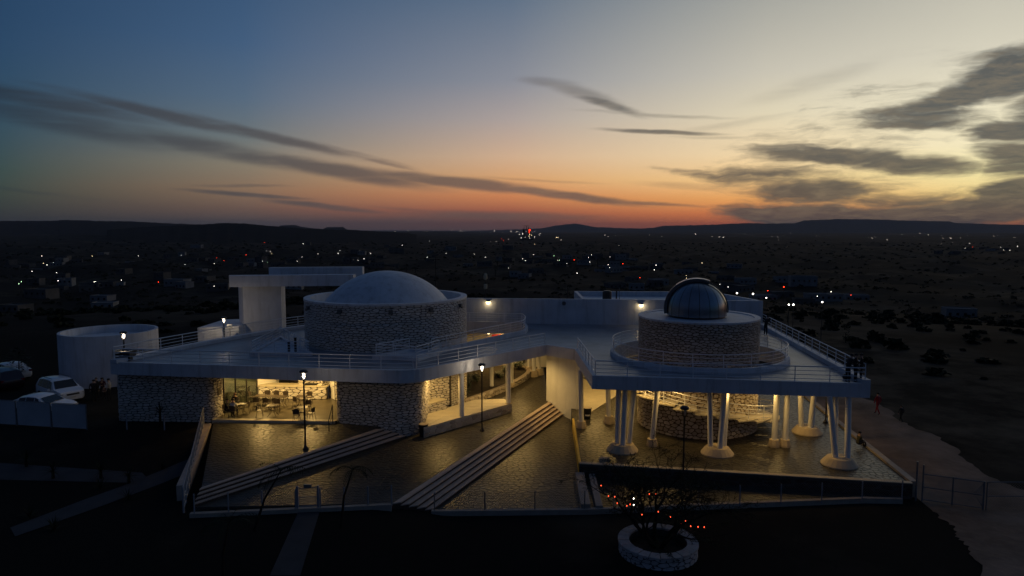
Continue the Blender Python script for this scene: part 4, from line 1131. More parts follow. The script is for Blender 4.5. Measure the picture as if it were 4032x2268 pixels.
# ------------------------------------------------------------------ planter with bare tree
pc = P(2590, 2145, -.45); pc = (pc.x, pc.y); RP = 1.72; zg = -.8
pt_ = thing('tree_planter', 'round whitewashed stone planter ring on dark lawn', 'planter', (pc[0], pc[1], zg))
MB().lathe([(RP, zg - .3), (RP, zg + .52), (RP - .42, zg + .52), (RP - .42, zg - .1)], pc, 40, cap=False).build('ring_core', 'mortar', pt_)
rnd = random.Random(91)
lay_stones(pt_, cells(2*pi*RP, .55, .4, .19, rnd, .42, wrap=True), cyl_map(pc, RP - .01, zg), 'stone_wash', rnd, .022, .025, .1, most=70, tone=(.5, 1))
n = 22
for k in range(n):
    a0, a1 = 2*pi*k/n + .012, 2*pi*(k+1)/n - .012
    MB().prism(arc(pc, RP + .05, a0, a1, 2) + arc(pc, RP - .44, a1, a0, 2), zg + .5, zg + .57 + rnd.uniform(0, .03)).build('coping_stone', 'stone_wash', pt_)
for o in pt_.children:
    if o.name.startswith('coping'):
        at = o.data.attributes.new('tone', 'FLOAT', 'POINT'); at.data.foreach_set('value', [rnd.uniform(.5, 1)] * len(o.data.vertices))
MB().lathe([(RP - .4, zg + .2), (0, zg + .28)], pc, 24, cap=False).build('soil', 'soil', pt_)

def leafblade(m, b, d, l, w, droop, n=4):
    d = Vector(d).normalized(); side = d.cross(Vector((0, 0, 1)))
    side = side.normalized() if side.length > 1e-3 else Vector((1, 0, 0)); p = Vector(b); vs = []
    for i in range(n + 1):
        ww = w * (1 - (i / n) ** 2) + .002
        vs += [p - side * ww, p + side * ww]; d = (d + Vector((0, 0, -droop))).normalized(); p = p + d * l / n
    m.add(vs, [(2*i, 2*i+1, 2*i+3, 2*i+2) for i in range(n)])
def bare_tree(label, base, h, seed, spread=1.):
    rnd = random.Random(seed); b = Vector(base); t = thing('bare_tree', label, 'tree', b)
    tr = MB(); cr = MB(); lf = MB()
    def grow(p, d, l, r, lev):
        pts = [p]; dd = d.copy(); n = 4
        for i in range(n):
            dd = (dd + Vector((rnd.uniform(-.28, .28), rnd.uniform(-.28, .28), rnd.uniform(-.14, .16)))).normalized(); pts.append(pts[-1] + dd * l / n)
        rs = [r * (1 - .45 * i / n) for i in range(n + 1)]
        (tr if lev < 2 else cr).tube(pts, rs, 6 if lev < 2 else 3, caps=False)
        if lev >= 4 and rnd.random() < .7:
            for q in pts[1:]:
                a = rnd.uniform(0, 6.28); leafblade(lf, q, (cos(a), sin(a), rnd.uniform(-.6, .5)), rnd.uniform(.08, .18), .012, .2, 2)
        if lev >= 6: return
        for k in range(3 if lev < 4 else 2):
            s = rnd.uniform(.3, 1) if k else 1.
            q = pts[max(1, round(s * n))]
            nd = (dd + Vector((rnd.uniform(-1, 1), rnd.uniform(-1, 1), rnd.uniform(-.4, .42))) * .95 * spread).normalized()
            grow(q, nd, l * rnd.uniform(.62, .84), max(.009, r * rnd.uniform(.42, .6)), lev + 1)
    for k in range(5):
        a = 2*pi*k/5 + rnd.uniform(-.4, .4)
        grow(b + Vector((.12*cos(a), .12*sin(a), -.1)), Vector((cos(a)*.85, sin(a)*.6, .85)).normalized(), h * .3, .12, 0)
    tr.build('trunk', 'bark', t, smooth=True); cr.build('crown', 'bark', t); lf.build('sparse_leaves', 'leaf_dark', t)
    return t, None
tree, tips = bare_tree('spreading bare mesquite tree growing in round stone planter', (pc[0], pc[1], zg + .25), 5.7, 5, 1.05)
# string of red bulbs draped through the branches: points read off the photograph at the tree's own depth
sl = thing('string_lights', 'drooping string of small red bulbs hung in bare tree', 'string lights', (pc[0], pc[1], 2.))
zs_ = [(362, 677), (425, 766), (500, 827), (582, 850), (610, 838), (640, 842), (711, 925), (850, 900), (955, 943), (1040, 1000), (1083, 977), (1127, 1024), (1190, 1030), (1242, 1032), (828, 748), (774, 750), (478, 773), (640, 787)]
bp_ = [Q(2200 + x / 2.169, 1600 + y / 2.169, pc[1] + dy) for (x, y), dy in zip(zs_, (-.3, -.5, -.6, -.6, -.5, -.4, -.8, -1.2, -1.4, -1.5, -1.3, -1.6, -1.5, -1.4, .3, .2, .1, 0))]
MB().tube(bp_[:14], .006, 4).build('cable', 'black', sl)
MB().tube([bp_[16], bp_[17], bp_[15], bp_[14]], .006, 4).build('cable', 'black', sl)
for i, p in enumerate(bp_):
    MB().lathe([(0, p.z - .036), (.021, p.z - .012), (.021, p.z + .012), (.01, p.z + .03)], (p.x, p.y), 8).build('bulb', 'bulb_white' if i in (5, 17) else 'bulb_string', sl)

# ------------------------------------------------------------------ plants
def yucca(label, base, h, seed, trunk=.5, n=44, name='yucca', cat='yucca', grp=None):
    rnd = random.Random(seed); b = Vector(base); t = thing(name, label, cat, b, group=grp)
    if trunk: MB().tube([b - Vector((0, 0, .1)), b + Vector((0, 0, trunk))], [.09, .07], 7).build('trunk', 'bark', t)
    m = MB()
    for i in range(n):
        a = rnd.uniform(0, 2*pi); e = rnd.uniform(-.15, 1.4)
        leafblade(m, b + Vector((0, 0, trunk)), (cos(a)*cos(e), sin(a)*cos(e), sin(e)), h * rnd.uniform(.7, 1.1), .022, rnd.uniform(.04, .16))
    m.build('crown' if trunk else 'leaves', 'leaf_dark', t)
def onlawn(u, v): p = terrZ(u, v); return (p.x, p.y, terr(p.x, p.y))
for lb, u, v in (('spiky yucca at lower end of the pale path', 105, 1838), ('spiky yucca second along the pale path', 210, 1885), ('spiky yucca third along the pale path', 398, 1885), ('spiky yucca where the two pale paths meet', 508, 1905)):
    yucca(lb, onlawn(u, v), .75, int(u), .4, grp='yuccas beside the lawn paths')
for lb, u, v in (('dark agave clump left of the lower path', 115, 2035), ('dark agave clump below the lower path', 215, 2085), ('dark agave clump above the lower path', 395, 1925), ('dark agave clump beside the lower path bend', 505, 1965), ('dark agave clump near the path by the fence', 640, 1848)):
    yucca(lb, onlawn(u, v), .7, int(u) + 5, 0, 36, 'agave', 'agave', 'agave clumps on the lawn')
def palm(label, base, pts, seed, nf=9, fl=1.5):
    rnd = random.Random(seed); t = thing('palm_tree', label, 'palm', base)
    pts = [Vector(p) for p in pts]; MB().tube(pts, [.07 - .045*i/(len(pts)-1) for i in range(len(pts))], 7).build('trunk', 'bark', t)
    m = MB(); top = pts[-1]
    for k in range(nf):
        a = 2*pi*k/nf + rnd.uniform(-.3, .3); d = Vector((cos(a)*.7, sin(a)*.7, rnd.uniform(.3, 1.1))).normalized(); p = top.copy(); dr = rnd.uniform(.12, .22); L = fl * rnd.uniform(.7, 1.1); q = [p]
        for i in range(9):
            d = (d + Vector((0, 0, -dr))).normalized(); p = p + d * L / 9; q.append(p)
        m.tube(q, [.014 - .0012*i for i in range(10)], 3)
        for i in range(2, 10):
            for s_ in (-1, 1):
                sd_ = (q[i] - q[i-1]).normalized(); s2 = sd_.cross(Vector((0, 0, 1))).normalized() * s_
                leafblade(m, q[i], s2 * .8 + sd_ * .6 + Vector((0, 0, -.25)), .42 * fl / 1.5, .014, .12, 3)
    m.build('crown', 'leaf_dark', t)
for lb, u0, v0, u1, v1, sd, fl in (('slim wind-bent palm nearest the café steps on lawn', 1000, 2090, 1105, 1855, 3, 1.2), ('slim drooping palm beside the white gate on lawn', 1342, 2075, 1388, 1850, 4, 1.0), ('young palm in dark lower foreground lawn', 880, 2330, 900, 2060, 6, 1.2)):
    p0 = terrZ(u0, v0); p1 = Q(u1, v1, p0.y + .4); pm = p0.lerp(p1, .5) + Vector((-.12, 0, .1))
    palm(lb, p0, [p0, pm, p1], sd, fl=fl)
pb = P(632, 1680, ZL - .05); yucca('young palm with pale stake against long stone wall', (pb.x, pb.y, terr(pb.x, pb.y)), .75, 77, 1.0, 40, 'young_palm', 'palm')
for lb, u, v in (('short pale stake post nearest parked cars below stone wall', 500, 1690), ('short pale stake post beside the young palm', 648, 1693)):
    p = terrZ(u, v); z = terr(p.x, p.y); tag(MB().tube([(p.x, p.y, z - .1), (p.x, p.y, z + .98)], .045, 8).build('stake_post', 'post_white'), lb, 'post')
def shrub(label, c, rx, rz, seed, n=260, m='leaf', grp=None, name='shrub', cat='shrub'):
    rnd = random.Random(seed); c = Vector(c); t = thing(name, label, cat, c, group=grp); mb = MB()
    st = MB()
    for k in range(7):
        a = rnd.uniform(0, 6.28); st.tube([c, c + Vector((cos(a)*rx*.5, sin(a)*rx*.5, rz*.8))], [.025, .01], 4)
    st.build('stems', 'bark', t)
    cl = [(rnd.gauss(0, .45)*rx, rnd.gauss(0, .45)*rx, rnd.uniform(.2, 1)*rz, rnd.uniform(.25, .5)) for _ in range(9)]
    for i in range(n):
        q = rnd.choice(cl); p = c + Vector((q[0], q[1], q[2])) + Vector((rnd.gauss(0, 1), rnd.gauss(0, 1), rnd.gauss(0, .8))) * q[3] * min(rx, rz) * .6
        if p.z < c.z: p.z = c.z + .02
        a = rnd.uniform(0, 6.28)
        leafblade(mb, p, (cos(a), sin(a), rnd.uniform(-.2, .9)), .22 * rnd.uniform(.6, 1.3), .03, .15, 2)
    mb.build('leaves', m, t)
for i, (u, v, rx, rz) in enumerate(((1790, 1560, .9, 1.1), (1840, 1530, .8, .9), (1880, 1505, .7, .7), (1990, 1470, .6, .5), (2040, 1450, .8, .6), (1960, 1485, .5, .4), (2060, 1428, .7, .6))):
    p = P(u, v, ZM + .4)
    shrub(['tall dark shrub beside lit stone wall in planter bed', 'dense shrub second from stone wall in planter bed', 'medium shrub in middle of planter bed', 'low shrub behind the bed column', 'broad low shrub at curved end of bed', 'small sparse plant among soil in bed', 'far shrub at back of planter bed'][i], p, rx, rz, 100 + i, 520, grp='shrubs in the planter bed')
for i, x in enumerate((-17.9, -17.0, -16.3)):
    shrub(['dark foliage plant left behind the café counter', 'dark foliage plant middle behind the café counter', 'dark foliage plant right behind the café counter'][i], (x, 52.0 + .15*i, ZC + .6), .5, 1.9, 120 + i, 200, 'leaf_dark', 'plants behind the café counter')

# ------------------------------------------------------------------ people
def person(label, loc, face, pose='stand', shirt=(.02, .02, .025), pants=(.015, .015, .02), hair=(.012, .009, .007), h=1.7, long_hair=False, build=1.):
    k = h / 1.75
    hipz = .93; J = {}; lean = 0.
    if pose in ('sit', 'sit_ground'): hipz = .52 if pose == 'sit' else .14
    if pose == 'lean': lean = .28
    J['pel'] = (0, 0, hipz); J['spi'] = (0, .05 * (lean > 0) + (.03 if 'sit' in pose else 0), hipz + .2); J['che'] = (0, lean * .55 + (.06 if 'sit' in pose else 0), hipz + .43)
    cy = J['che'][1]; J['nec'] = (0, cy + lean * .15 + .02, hipz + .57); J['hd0'] = (0, cy + lean * .2 + .03, hipz + .645); J['hd1'] = (0, cy + lean * .22 + .04, hipz + .75); J['nos'] = (0, cy + lean * .22 + .145, hipz + .675)
    for s, n in ((-1, 'l'), (1, 'r')):
        sx = .185 * build
        J['sh' + n] = (s * sx, cy, hipz + .48)
        if pose in ('lean', 'sit'):
            J['el' + n] = (s * (sx + .07), cy + .14, hipz + .25); J['wr' + n] = (s * .12, cy + .36, hipz + (.27 if pose == 'sit' else .24))
        elif pose == 'hold':
            J['el' + n] = (s * (sx + .06), cy - .02, hipz + .22); J['wr' + n] = (s * .08, cy + .2, hipz + .2)
        elif pose == 'sit_ground':
            J['el' + n] = (s * (sx + .04), cy + .06, hipz + .24); J['wr' + n] = (s * .12, cy + .28, hipz + .2)
        elif pose == 'walk':
            J['el' + n] = (s * (sx + .05), cy - .1 * s, hipz + .22); J['wr' + n] = (s * (sx + .06), cy - .05 * s + .08, hipz)
        else:
            J['el' + n] = (s * (sx + .05), cy - .02, hipz + .22); J['wr' + n] = (s * (sx + .07), cy + .06, hipz - .02)
        w = Vector(J['wr' + n]); e_ = Vector(J['el' + n]); d = (w - e_).normalized(); J['ha' + n] = tuple(w + d * .07)
        hx = .10
        J['hi' + n] = (s * hx, 0, hipz - .03)
        if pose == 'sit':
            J['kn' + n] = (s * .13, .44, hipz + .01); J['an' + n] = (s * .13, .42, .09); J['to' + n] = (s * .14, .56, .04)
        elif pose == 'sit_ground':
            J['kn' + n] = (s * .12, .40, hipz + .12); J['an' + n] = (s * .12, .55, -.22); J['to' + n] = (s * .13, .68, -.27)
        elif pose == 'walk':
            J['kn' + n] = (s * .1, .12 * s + .06, .5); J['an' + n] = (s * .1, .26 * s, .1 if s > 0 else .14); J['to' + n] = (s * .11, .26 * s + .14, .05)
        else:
            J['kn' + n] = (s * .115, .03, .5); J['an' + n] = (s * .12, 0, .09); J['to' + n] = (s * .14, .14, .04)
    E_s = [('pel', 'spi'), ('spi', 'che'), ('che', 'nec'), ('nec', 'hd0'), ('hd0', 'hd1'), ('hd0', 'nos')]
    for n in 'lr': E_s += [('che', 'sh'+n), ('sh'+n, 'el'+n), ('el'+n, 'wr'+n), ('wr'+n, 'ha'+n), ('pel', 'hi'+n), ('hi'+n, 'kn'+n), ('kn'+n, 'an'+n), ('an'+n, 'to'+n)]
    Rr = {'pel': .13, 'spi': .125, 'che': .14, 'nec': .055, 'hd0': .078, 'hd1': .082, 'nos': .014}
    for n in 'lr':
        Rr.update({'sh'+n: .062, 'el'+n: .045, 'wr'+n: .03, 'ha'+n: .03, 'hi'+n: .088, 'kn'+n: .062, 'an'+n: .045, 'to'+n: .036})
        w = Vector(J['wr'+n]); hnd = Vector(J['ha'+n]); d = (hnd - w).normalized(); sd_ = d.cross(Vector((0, 0, 1))); sd_ = sd_.normalized() if sd_.length > .1 else Vector((0, 1, 0))
        for q in range(5):
            nm = 'f%d%s' % (q, n)
            if q == 4: J[nm] = tuple(w + d * .05 + sd_ * .06); E_s.append(('wr'+n, nm))
            else:
                J[nm] = tuple(hnd + d * (.065, .075, .07, .055)[q] + sd_ * (q - 1.5) * .02 + Vector((0, 0, -.012))); E_s.append(('ha'+n, nm))
            Rr[nm] = .009
    keys = list(J); ix = {a: i for i, a in enumerate(keys)}
    me = bpy.data.meshes.new('person'); me.from_pydata([Vector(J[a]) * k for a in keys], [(ix[a], ix[b]) for a, b in E_s], [])
    ob = bpy.data.objects.new('person', me); COL.objects.link(ob)
    md = ob.modifiers.new('s', 'SKIN'); md.use_smooth_shade = True
    if not me.skin_vertices: me.skin_vertices.new() if hasattr(me.skin_vertices, 'new') else None
    for i, a in enumerate(keys):
        sv = me.skin_vertices[0].data[i]; r = Rr[a] * k * (build if a in ('pel', 'spi', 'che') else 1); sv.radius = (r, r); sv.use_root = (a == 'pel')
    ss = ob.modifiers.new('u', 'SUBSURF'); ss.levels = 1; ss.render_levels = 1
    bpy.context.view_layer.update()
    dgp = bpy.context.evaluated_depsgraph_get(); m2 = bpy.data.meshes.new_from_object(ob.evaluated_get(dgp))
    bpy.data.objects.remove(ob); bpy.data.meshes.remove(me)
    m2.name = 'person'
    key = 'cloth_%s' % abs(hash((shirt, pants)))
    for nm, c, r in (('sh', shirt, .85), ('pa', pants, .85)):
        kk = nm + str(tuple(c))
        if kk not in MATS: mat(kk, c, r, .15, 8)
    m2.materials.clear()
    for mm in ('sh' + str(tuple(shirt)), 'pa' + str(tuple(pants)), 'skin', 'black'): m2.materials.append(MATS[mm])
    segs = [((Vector(J[a]) * k, Vector(J[b]) * k), (2 if ('hd' in b or b == 'nos' or 'ha' in b or b[0] == 'f' or b == 'nec') else 0 if b[:2] in ('sp', 'ch', 'sh', 'el', 'wr') else 3 if b[:2] == 'to' else 1)) for a, b in E_s]
    for p in m2.polygons:
        c = p.center; best = 1e9; bi = 0
        for (a, b), mi in segs:
            ab = b - a; t = max(0, min(1, (c - a).dot(ab) / max(1e-9, ab.length_squared))); dd = (c - a - ab * t).length
            if dd < best: best = dd; bi = mi
        p.material_index = bi; p.use_smooth = True
    o2 = bpy.data.objects.new('person', m2); COL.objects.link(o2); o2.location = loc; o2.rotation_euler = (0, 0, face); tag(o2, label, 'person')
    hk = 'hair' + str(tuple(hair))
    if hk not in MATS: mat(hk, hair, .7, .2, 20)
    hd = Vector(J['hd1']) * k; mb = MB(); n = 10
    prof = [(.098, -.02), (.112, .02), (.104, .06), (.075, .095), (0, .11)]
    mb.lathe([(r * k, hd.z + z * k - .03 * k) for r, z in prof], (hd.x, hd.y - .018 * k), n)
    if long_hair: mb.tube([hd + Vector((0, -.075, .03)) * k, hd + Vector((0, -.11, -.12)) * k, hd + Vector((0, -.12, -.3)) * k], [.07 * k, .085 * k, .05 * k], 8)
    mb.build('hair', hk, o2, smooth=True, rel=Vector((0, 0, 0)))
    return o2
def tg(u, v): p = terrZ(u, v); return (p.x, p.y, terr(p.x, p.y))
gz = tg(400, 1580)
# group by the parked cars
person('person in black standing beside the white car bonnet', tg(287, 1572), -1.2, 'hold', (.012, .012, .014), (.012, .012, .014), h=1.55)
person('broad person in black seen from behind near stone wall', tg(372, 1582), 0.2, 'stand', (.014, .013, .013), (.013, .013, .014), h=1.7, build=1.25)
person('grey-haired person in dark green behind person in black', tg(384, 1574), pi - .4, 'stand', (.03, .032, .022), (.015, .015, .016), hair=(.16, .14, .12), h=1.74)
person('long-haired woman in maroon jacket facing viewer by wall', tg(406, 1570), pi + .1, 'hold', (.075, .018, .022), (.015, .014, .015), h=1.66, long_hair=True)
person('small child in patterned light top before maroon woman', tg(412, 1576), pi + .2, 'hold', (.16, .10, .08), (.02, .02, .022), h=1.1)
person('person in white vest standing against stone wall corner', tg(432, 1578), pi / 2, 'stand', (.34, .33, .31), (.014, .014, .016), h=1.72)
# seated in the café
cp = chair_pos['chair carrying the person in white shirt']; person('person in white shirt seated with back to viewer', (cp.x, cp.y, ZC), 0., 'sit', (.70, .69, .66), (.02, .02, .03), h=1.7)
cp = chair_pos['chair carrying the person in dark sleeveless top']; person('long-haired woman in dark top seated facing viewer', (cp.x, cp.y, ZC), pi, 'sit', (.02, .018, .02), (.02, .02, .02), hair=(.07, .03, .02), h=1.65, long_hair=True)
cp = chair_pos['chair at dark corner carrying person in black']; person('person in black seated in dark café corner', (cp.x, cp.y, ZC), -pi / 2, 'sit', (.012, .012, .012), (.012, .012, .012), h=1.7)
# roof
rp_ = P(3030, 1322, ROOF); person('person leaning on roof railing near white upper wall', (rp_.x - .35, rp_.y, ROOF - .05), -1.15, 'lean', (.014, .014, .016), (.012, .012, .013), h=1.75)
for u, v, lb, fc, po, sh, hh in ((3362, 1512, 'person in dark jacket at roof corner nearest observatory', -1.3, 'lean', (.013, .013, .015), 1.72), (3392, 1508, 'person in black holding pale cup at roof corner', -2.4, 'hold', (.012, .012, .014), 1.7), (3416, 1510, 'hooded person in black at outermost roof corner', 1.2, 'stand', (.016, .015, .015), 1.72)):
    p = P(u, v, ROOF); person(lb, (p.x - .15, p.y + .45, ROOF - .05), fc, po, sh, (.012, .012, .013), h=hh)
bgp = P(3330, 1490, ROOF); bm_ = MB().lathe([(.05, ROOF - .05), (.17, ROOF), (.2, ROOF + .14), (.1, ROOF + .26), (.03, ROOF + .28)], (bgp.x, bgp.y), 10); bgo = thing('rucksack', 'dark rucksack lying on roof deck beside corner group', 'bag', (bgp.x, bgp.y, ROOF - .05)); bm_.build('body', 'black', bgo, smooth=True)
MB().tube([(bgp.x + .15, bgp.y, ROOF + .2), (bgp.x + .3, bgp.y + .05, ROOF + .12), (bgp.x + .34, bgp.y + .05, ROOF - .03)], .02, 5).build('strap', 'black', bgo)
# road side
person('person dressed all in red walking on dirt road', tg(3455, 1632), .4, 'walk', (.36, .02, .025), (.30, .02, .025), h=1.7)
person('small person in black walking on road verge', tg(3548, 1662), .3, 'walk', (.012, .012, .014), (.012, .012, .014), h=1.25)
sp_ = P(3372, 1752, ZT + .12); person('person in olive jacket sitting on the terrace kerb', (sp_.x + .12, sp_.y, ZT + .12), -pi / 2 + .15, 'sit_ground', (.05, .048, .028), (.013, .013, .014), h=1.6)

# ------------------------------------------------------------------ cars
def car(label, loc, rz, L=4.5, suv=True, paint='carpaint', hatch=True):
    t = thing('parked_car', label, 'car', loc, rz); W = .9
    if suv: st = [(-.5, .42, .62, .80, .70), (-.485, .30, .95, .96, .80), (-.47, .28, 1.00, 1.05, .82), (-.40, .27, 1.02, 1.58, .86), (-.2, .26, 1.02, 1.68, .88), (.02, .26, 1.0, 1.68, .89), (.14, .26, 1.0, 1.58, .89), (.27, .27, 1.02, 1.08, .9), (.40, .28, .98, 1.02, .88), (.475, .30, .90, .93, .80), (.5, .36, .66, .70, .68)]
    else: st = [(-.5, .40, .62, .74, .68), (-.48, .28, .90, .93, .80), (-.36, .24, .95, 1.0, .86), (-.22, .23, .94, 1.38, .87), (-.08, .22, .93, 1.46, .88), (.06, .22, .92, 1.44, .88), (.13, .22, .92, 1.32, .88), (.26, .23, .92, .96, .89), (.40, .25, .84, .87, .87), (.475, .28, .74, .77, .8), (.5, .34, .55, .6, .66)]
    m = MB(); vs = []; n = 10
    for fx, zb, zbelt, zr, w in st:
        x = fx * L; cab = max(0, zr - zbelt); wr = w - min(.22, cab * .34)
        half = [(w * .86, zb), (w, zb + .14), (w * 1.015, (zb + zbelt) / 2), (w * .99, zbelt), (wr, zr - .05 * (cab > .1)), (wr * .6, zr + .015)]
        ring = [(y, z) for y, z in half] + [(-y, z) for y, z in half[::-1]]
        vs += [(x, y, z) for y, z in ring]
    R_ = 12
    fs = [(i*R_+k, i*R_+(k+1) % R_, (i+1)*R_+(k+1) % R_, (i+1)*R_+k) for i in range(len(st)-1) for k in range(R_)]
    fs += [tuple(range(R_))[::-1], tuple((len(st)-1)*R_+k for k in range(R_))]
    m.add(vs, [f[::-1] for f in fs]); body = m.build('body', paint, t, rel=LOC); smooth_by_angle(body, 38)
    # glass: panels 4 mm proud of the cabin
    def cabpt(fx, f, s, off=.008):
        for i in range(len(st)-1):
            if st[i][0] <= fx <= st[i+1][0]:
                g_ = (fx - st[i][0]) / (st[i+1][0] - st[i][0]); q = [st[i][j] * (1-g_) + st[i+1][j] * g_ for j in range(5)]
                cab = max(0, q[3] - q[2]); wr = q[4] - min(.22, cab * .34)
                y = q[4]*.99 * (1-f) + wr * f; z = q[2] * (1-f) + (q[3] - .05) * f
                return (fx * L, s * (y + off), z + .002)
    xs_ = (-.385, -.2, .0, .13) if suv else (-.24, -.1, .05, .13)
    for s in (-1, 1):
        for a, b in ((xs_[0], xs_[1] - .006), (xs_[1] + .006, xs_[2] - .006), (xs_[2] + .006, xs_[3] + .04)):
            q = [cabpt(a, .04, s, .012), cabpt(b, .04, s, .012), cabpt(min(b, xs_[3] - .02 if b > xs_[3] else b), .93, s, .012), cabpt(a + (.03 if a == xs_[0] else 0), .93, s, .012)]
            MB().add(q, [(0, 1, 2, 3)] if s < 0 else [(3, 2, 1, 0)]); mm = MB(); mm.add(q, [(0, 1, 2, 3)] if s < 0 else [(3, 2, 1, 0)]); mm.build('window', 'carglass', t, rel=LOC)
    fz = [s_ for s_ in st if (abs(s_[0] - (.14 if suv else .13)) < .001 or abs(s_[0] - (.27 if suv else .26)) < .001)]
    (x1, _, _, z1, w1_), (x2, _, b2, z2, w2_) = fz
    nw = Vector((z1 - z2, 0, (x2 - x1) * L)).normalized() * .035
    mm = MB(); mm.add([Vector(q) + nw for q in ((x1*L+.01, -(w1_-.25), z1-.01), (x1*L+.01, w1_-.25, z1-.01), (x2*L-.02, w2_-.14, z2+.02), (x2*L-.02, -(w2_-.14), z2+.02))], [(3, 2, 1, 0)]); mm.build('windscreen', 'carglass', t, rel=LOC)
    for v_ in ('f', 'r'):
        x = (.30 if v_ == 'f' else -.29) * L
        for s in (-1, 1):
            w = MB(); r = .35
            w.tube([(x, s * .74, r), (x, s * .91, r)], r, 20); ob = w.build('tyre', 'tyre', t, rel=LOC)
            MB().tube([(x, s * .90, r), (x, s * .925, r)], .22, 12).build('rim', 'rim', ob, rel=LOC)
    zf_ = .78 if suv else .66
    for s in (-1, 1):
        MB().box((.478 * L, s * .62, zf_), (.10, .34, .12), -s * .25).build('headlight', 'headlight', t, rel=LOC)
        MB().box((-.488 * L, s * .68, .85), (.08, .26, .16), s * .2).build('taillight', 'taillight', t, rel=LOC)
        MB().box((.13 * L, s * .99, 1.02), (.14, .2, .13)).build('mirror', paint, t, rel=LOC)
    MB().box((.495 * L, 0, zf_ - .02), (.06, .85, .13)).build('grille', 'black', t, rel=LOC)
    MB().box((.502 * L, 0, zf_ - .22), (.03, .36, .12)).build('number_plate', 'plate', t, rel=LOC)
    MB().box((.488 * L, 0, .42), (.08, 1.2, .12)).build('bumper_intake', 'black', t, rel=LOC)
    if suv:
        for s in (-1, 1): MB().tube([(-.36*L, s*.6, 1.72), (.05*L, s*.6, 1.73)], .02, 5).build('roof_rail', 'black', t, rel=LOC)
def cloc(u, v): p = terrZ(u, v); return (p.x, p.y, terr(p.x, p.y) + .01)
car('white sport utility car parked beside round tank', cloc(238, 1574), -.62, 4.6, True)
car('white low saloon car parked behind pale fence', cloc(165, 1632), -.16, 4.5, False)
c3 = cloc(40, 1490)
car('white car parked farthest back behind dark tree', (c3[0], c3[1], c3[2]), 2.6, 4.4, False)
mat('dark_paint', (.03, .012, .012), .3, .05, coat=.5)
car('dark red car parked at picture edge beyond fence', cloc(15, 1525), 2.5, 4.4, True, 'dark_paint')

# ------------------------------------------------------------------ fences
def fence(label, pts, h, n, mesh=None, pm='post_white', rails=(1.,), r=.035, cat='fence', name='fence', step=.14, mid=None):
    pts = [Vector(p) for p in pts]; t = thing(name, label, cat, pts[0])
    seg = [(pts[i+1]-pts[i]).length for i in range(len(pts)-1)]; L = sum(seg)
    def at(s):
        for i, l in enumerate(seg):
            if s <= l or i == len(seg)-1: return pts[i].lerp(pts[i+1], min(1, max(0, s / l)))
            s -= l
    for i in range(n + 1):
        p = at(L * i / n); MB().tube([p - Vector((0, 0, .1)), p + Vector((0, 0, h))], r, 7).build('post', pm, t)
    for f in rails:
        MB().tube([at(L * i / (n * 2)) + Vector((0, 0, h * f)) for i in range(n * 2 + 1)], r * .6, 6).build('rail', 'galv' if pm == 'galv' else pm, t)
    if mesh == 'wire':
        m = MB(); s = -h
        while s < L:
            for a, b in ((0, h), (h, 0)):
                s0, s1 = s, s + h; z0, z1 = a, b
                if s0 < 0: z0 += (z1 - z0) * (-s0) / h; s0 = 0
                if s1 > L: z1 = z0 + (z1 - z0) * (L - s0) / (s1 - s0); s1 = L
                if s1 - s0 > .02: m.tube([at(s0) + Vector((0, 0, z0 + .02)), at(s1) + Vector((0, 0, z1))], .004, 3, caps=False)
            s += step
        m.build('wire_mesh', 'galv', t, kind='stuff')
    if mesh == 'sheet':
        for i in range(n):
            a, b = at(L * (i + .02) / n), at(L * (i + .98) / n)
            m = MB(); m.ribbon([(a.x, a.y + .05), (b.x, b.y + .05)], .012, 0, 1); vv = []
            for p in m.v:
                z = (a.z if abs(p[0]-a.x) < abs(p[0]-b.x) else b.z); vv.append((p[0], p[1], z + .05 + p[2] * (h - .1)))
            m.v = vv; m.build('sheet_panel', 'sheet', t)
    return t
fl0, fl1 = terrZ(-330, 1652), terrZ(343, 1693)
fz = lambda p: Vector((p.x, p.y, terr(p.x, p.y)))
fence('pale sheet-covered fence in front of parked cars', [fz(fl0), fz(fl1)], 1.68, 5, 'sheet', 'galv', (1.,), .04)
pa_, pb_ = Vector((s1bL.x - .25, s1bL.y - .5, ZM + .02)), Vector((-20.45, 44.35, ZL))
fence('white side fence along left edge of café terrace', [pb_, pa_], 1.15, 12, 'wire', 'post_white', (1., .5, .06), .05)
fa_ = Vector((bnd[0][0] + .2, bnd[0][1] - .15, ZM + .05)); fb_ = Vector((bnd[1][0], bnd[1][1] - .2, ZM + .05)); ab = fb_ - fa_
gA, gB = fa_ + ab * ((P(1183, 1992, ZM).x - fa_.x) / ab.x), fa_ + ab * ((P(1262, 1990, ZM).x - fa_.x) / ab.x)
fence('wire fence with white posts between lawn corner and gate', [fa_, gA - Vector((.1, 0, 0))], .95, 3, 'wire', 'post_white', (), .035)
fence('wire fence with white posts between gate and long steps', [gB + Vector((.1, 0, 0)), fb_], .95, 3, 'wire', 'post_white', (), .035)
gt = thing('garden_gate', 'white metal gate frame with small box at path end', 'gate', gA)
for p in (gA, gB): MB().box((p.x, p.y, p.z + .55), (.09, .09, 1.1)).build('gate_post', 'post_white', gt)
for hz_ in (1.0, .55, .1): MB().tube([gA + Vector((0, 0, hz_)), gB + Vector((0, 0, hz_))], .022, 6).build('gate_rail', 'post_white', gt)
gmid = gA.lerp(gB, .5); MB().box((gmid.x, gmid.y, gmid.z + 1.1), (.36, .1, .16)).build('sign_box', 'galv', gt)
r0, r1, r2 = Vector((s2bN.x + .1, s2bN.y - .2, ZR + .1)), Vector((3.7, 33.66, ZR + .1)), Vector((20.6, 35.0, ZR + .1))
fence('wire fence with slim posts along lower plaza kerb', [r0, r1], .95, 3, 'wire', 'galv', (), .03)
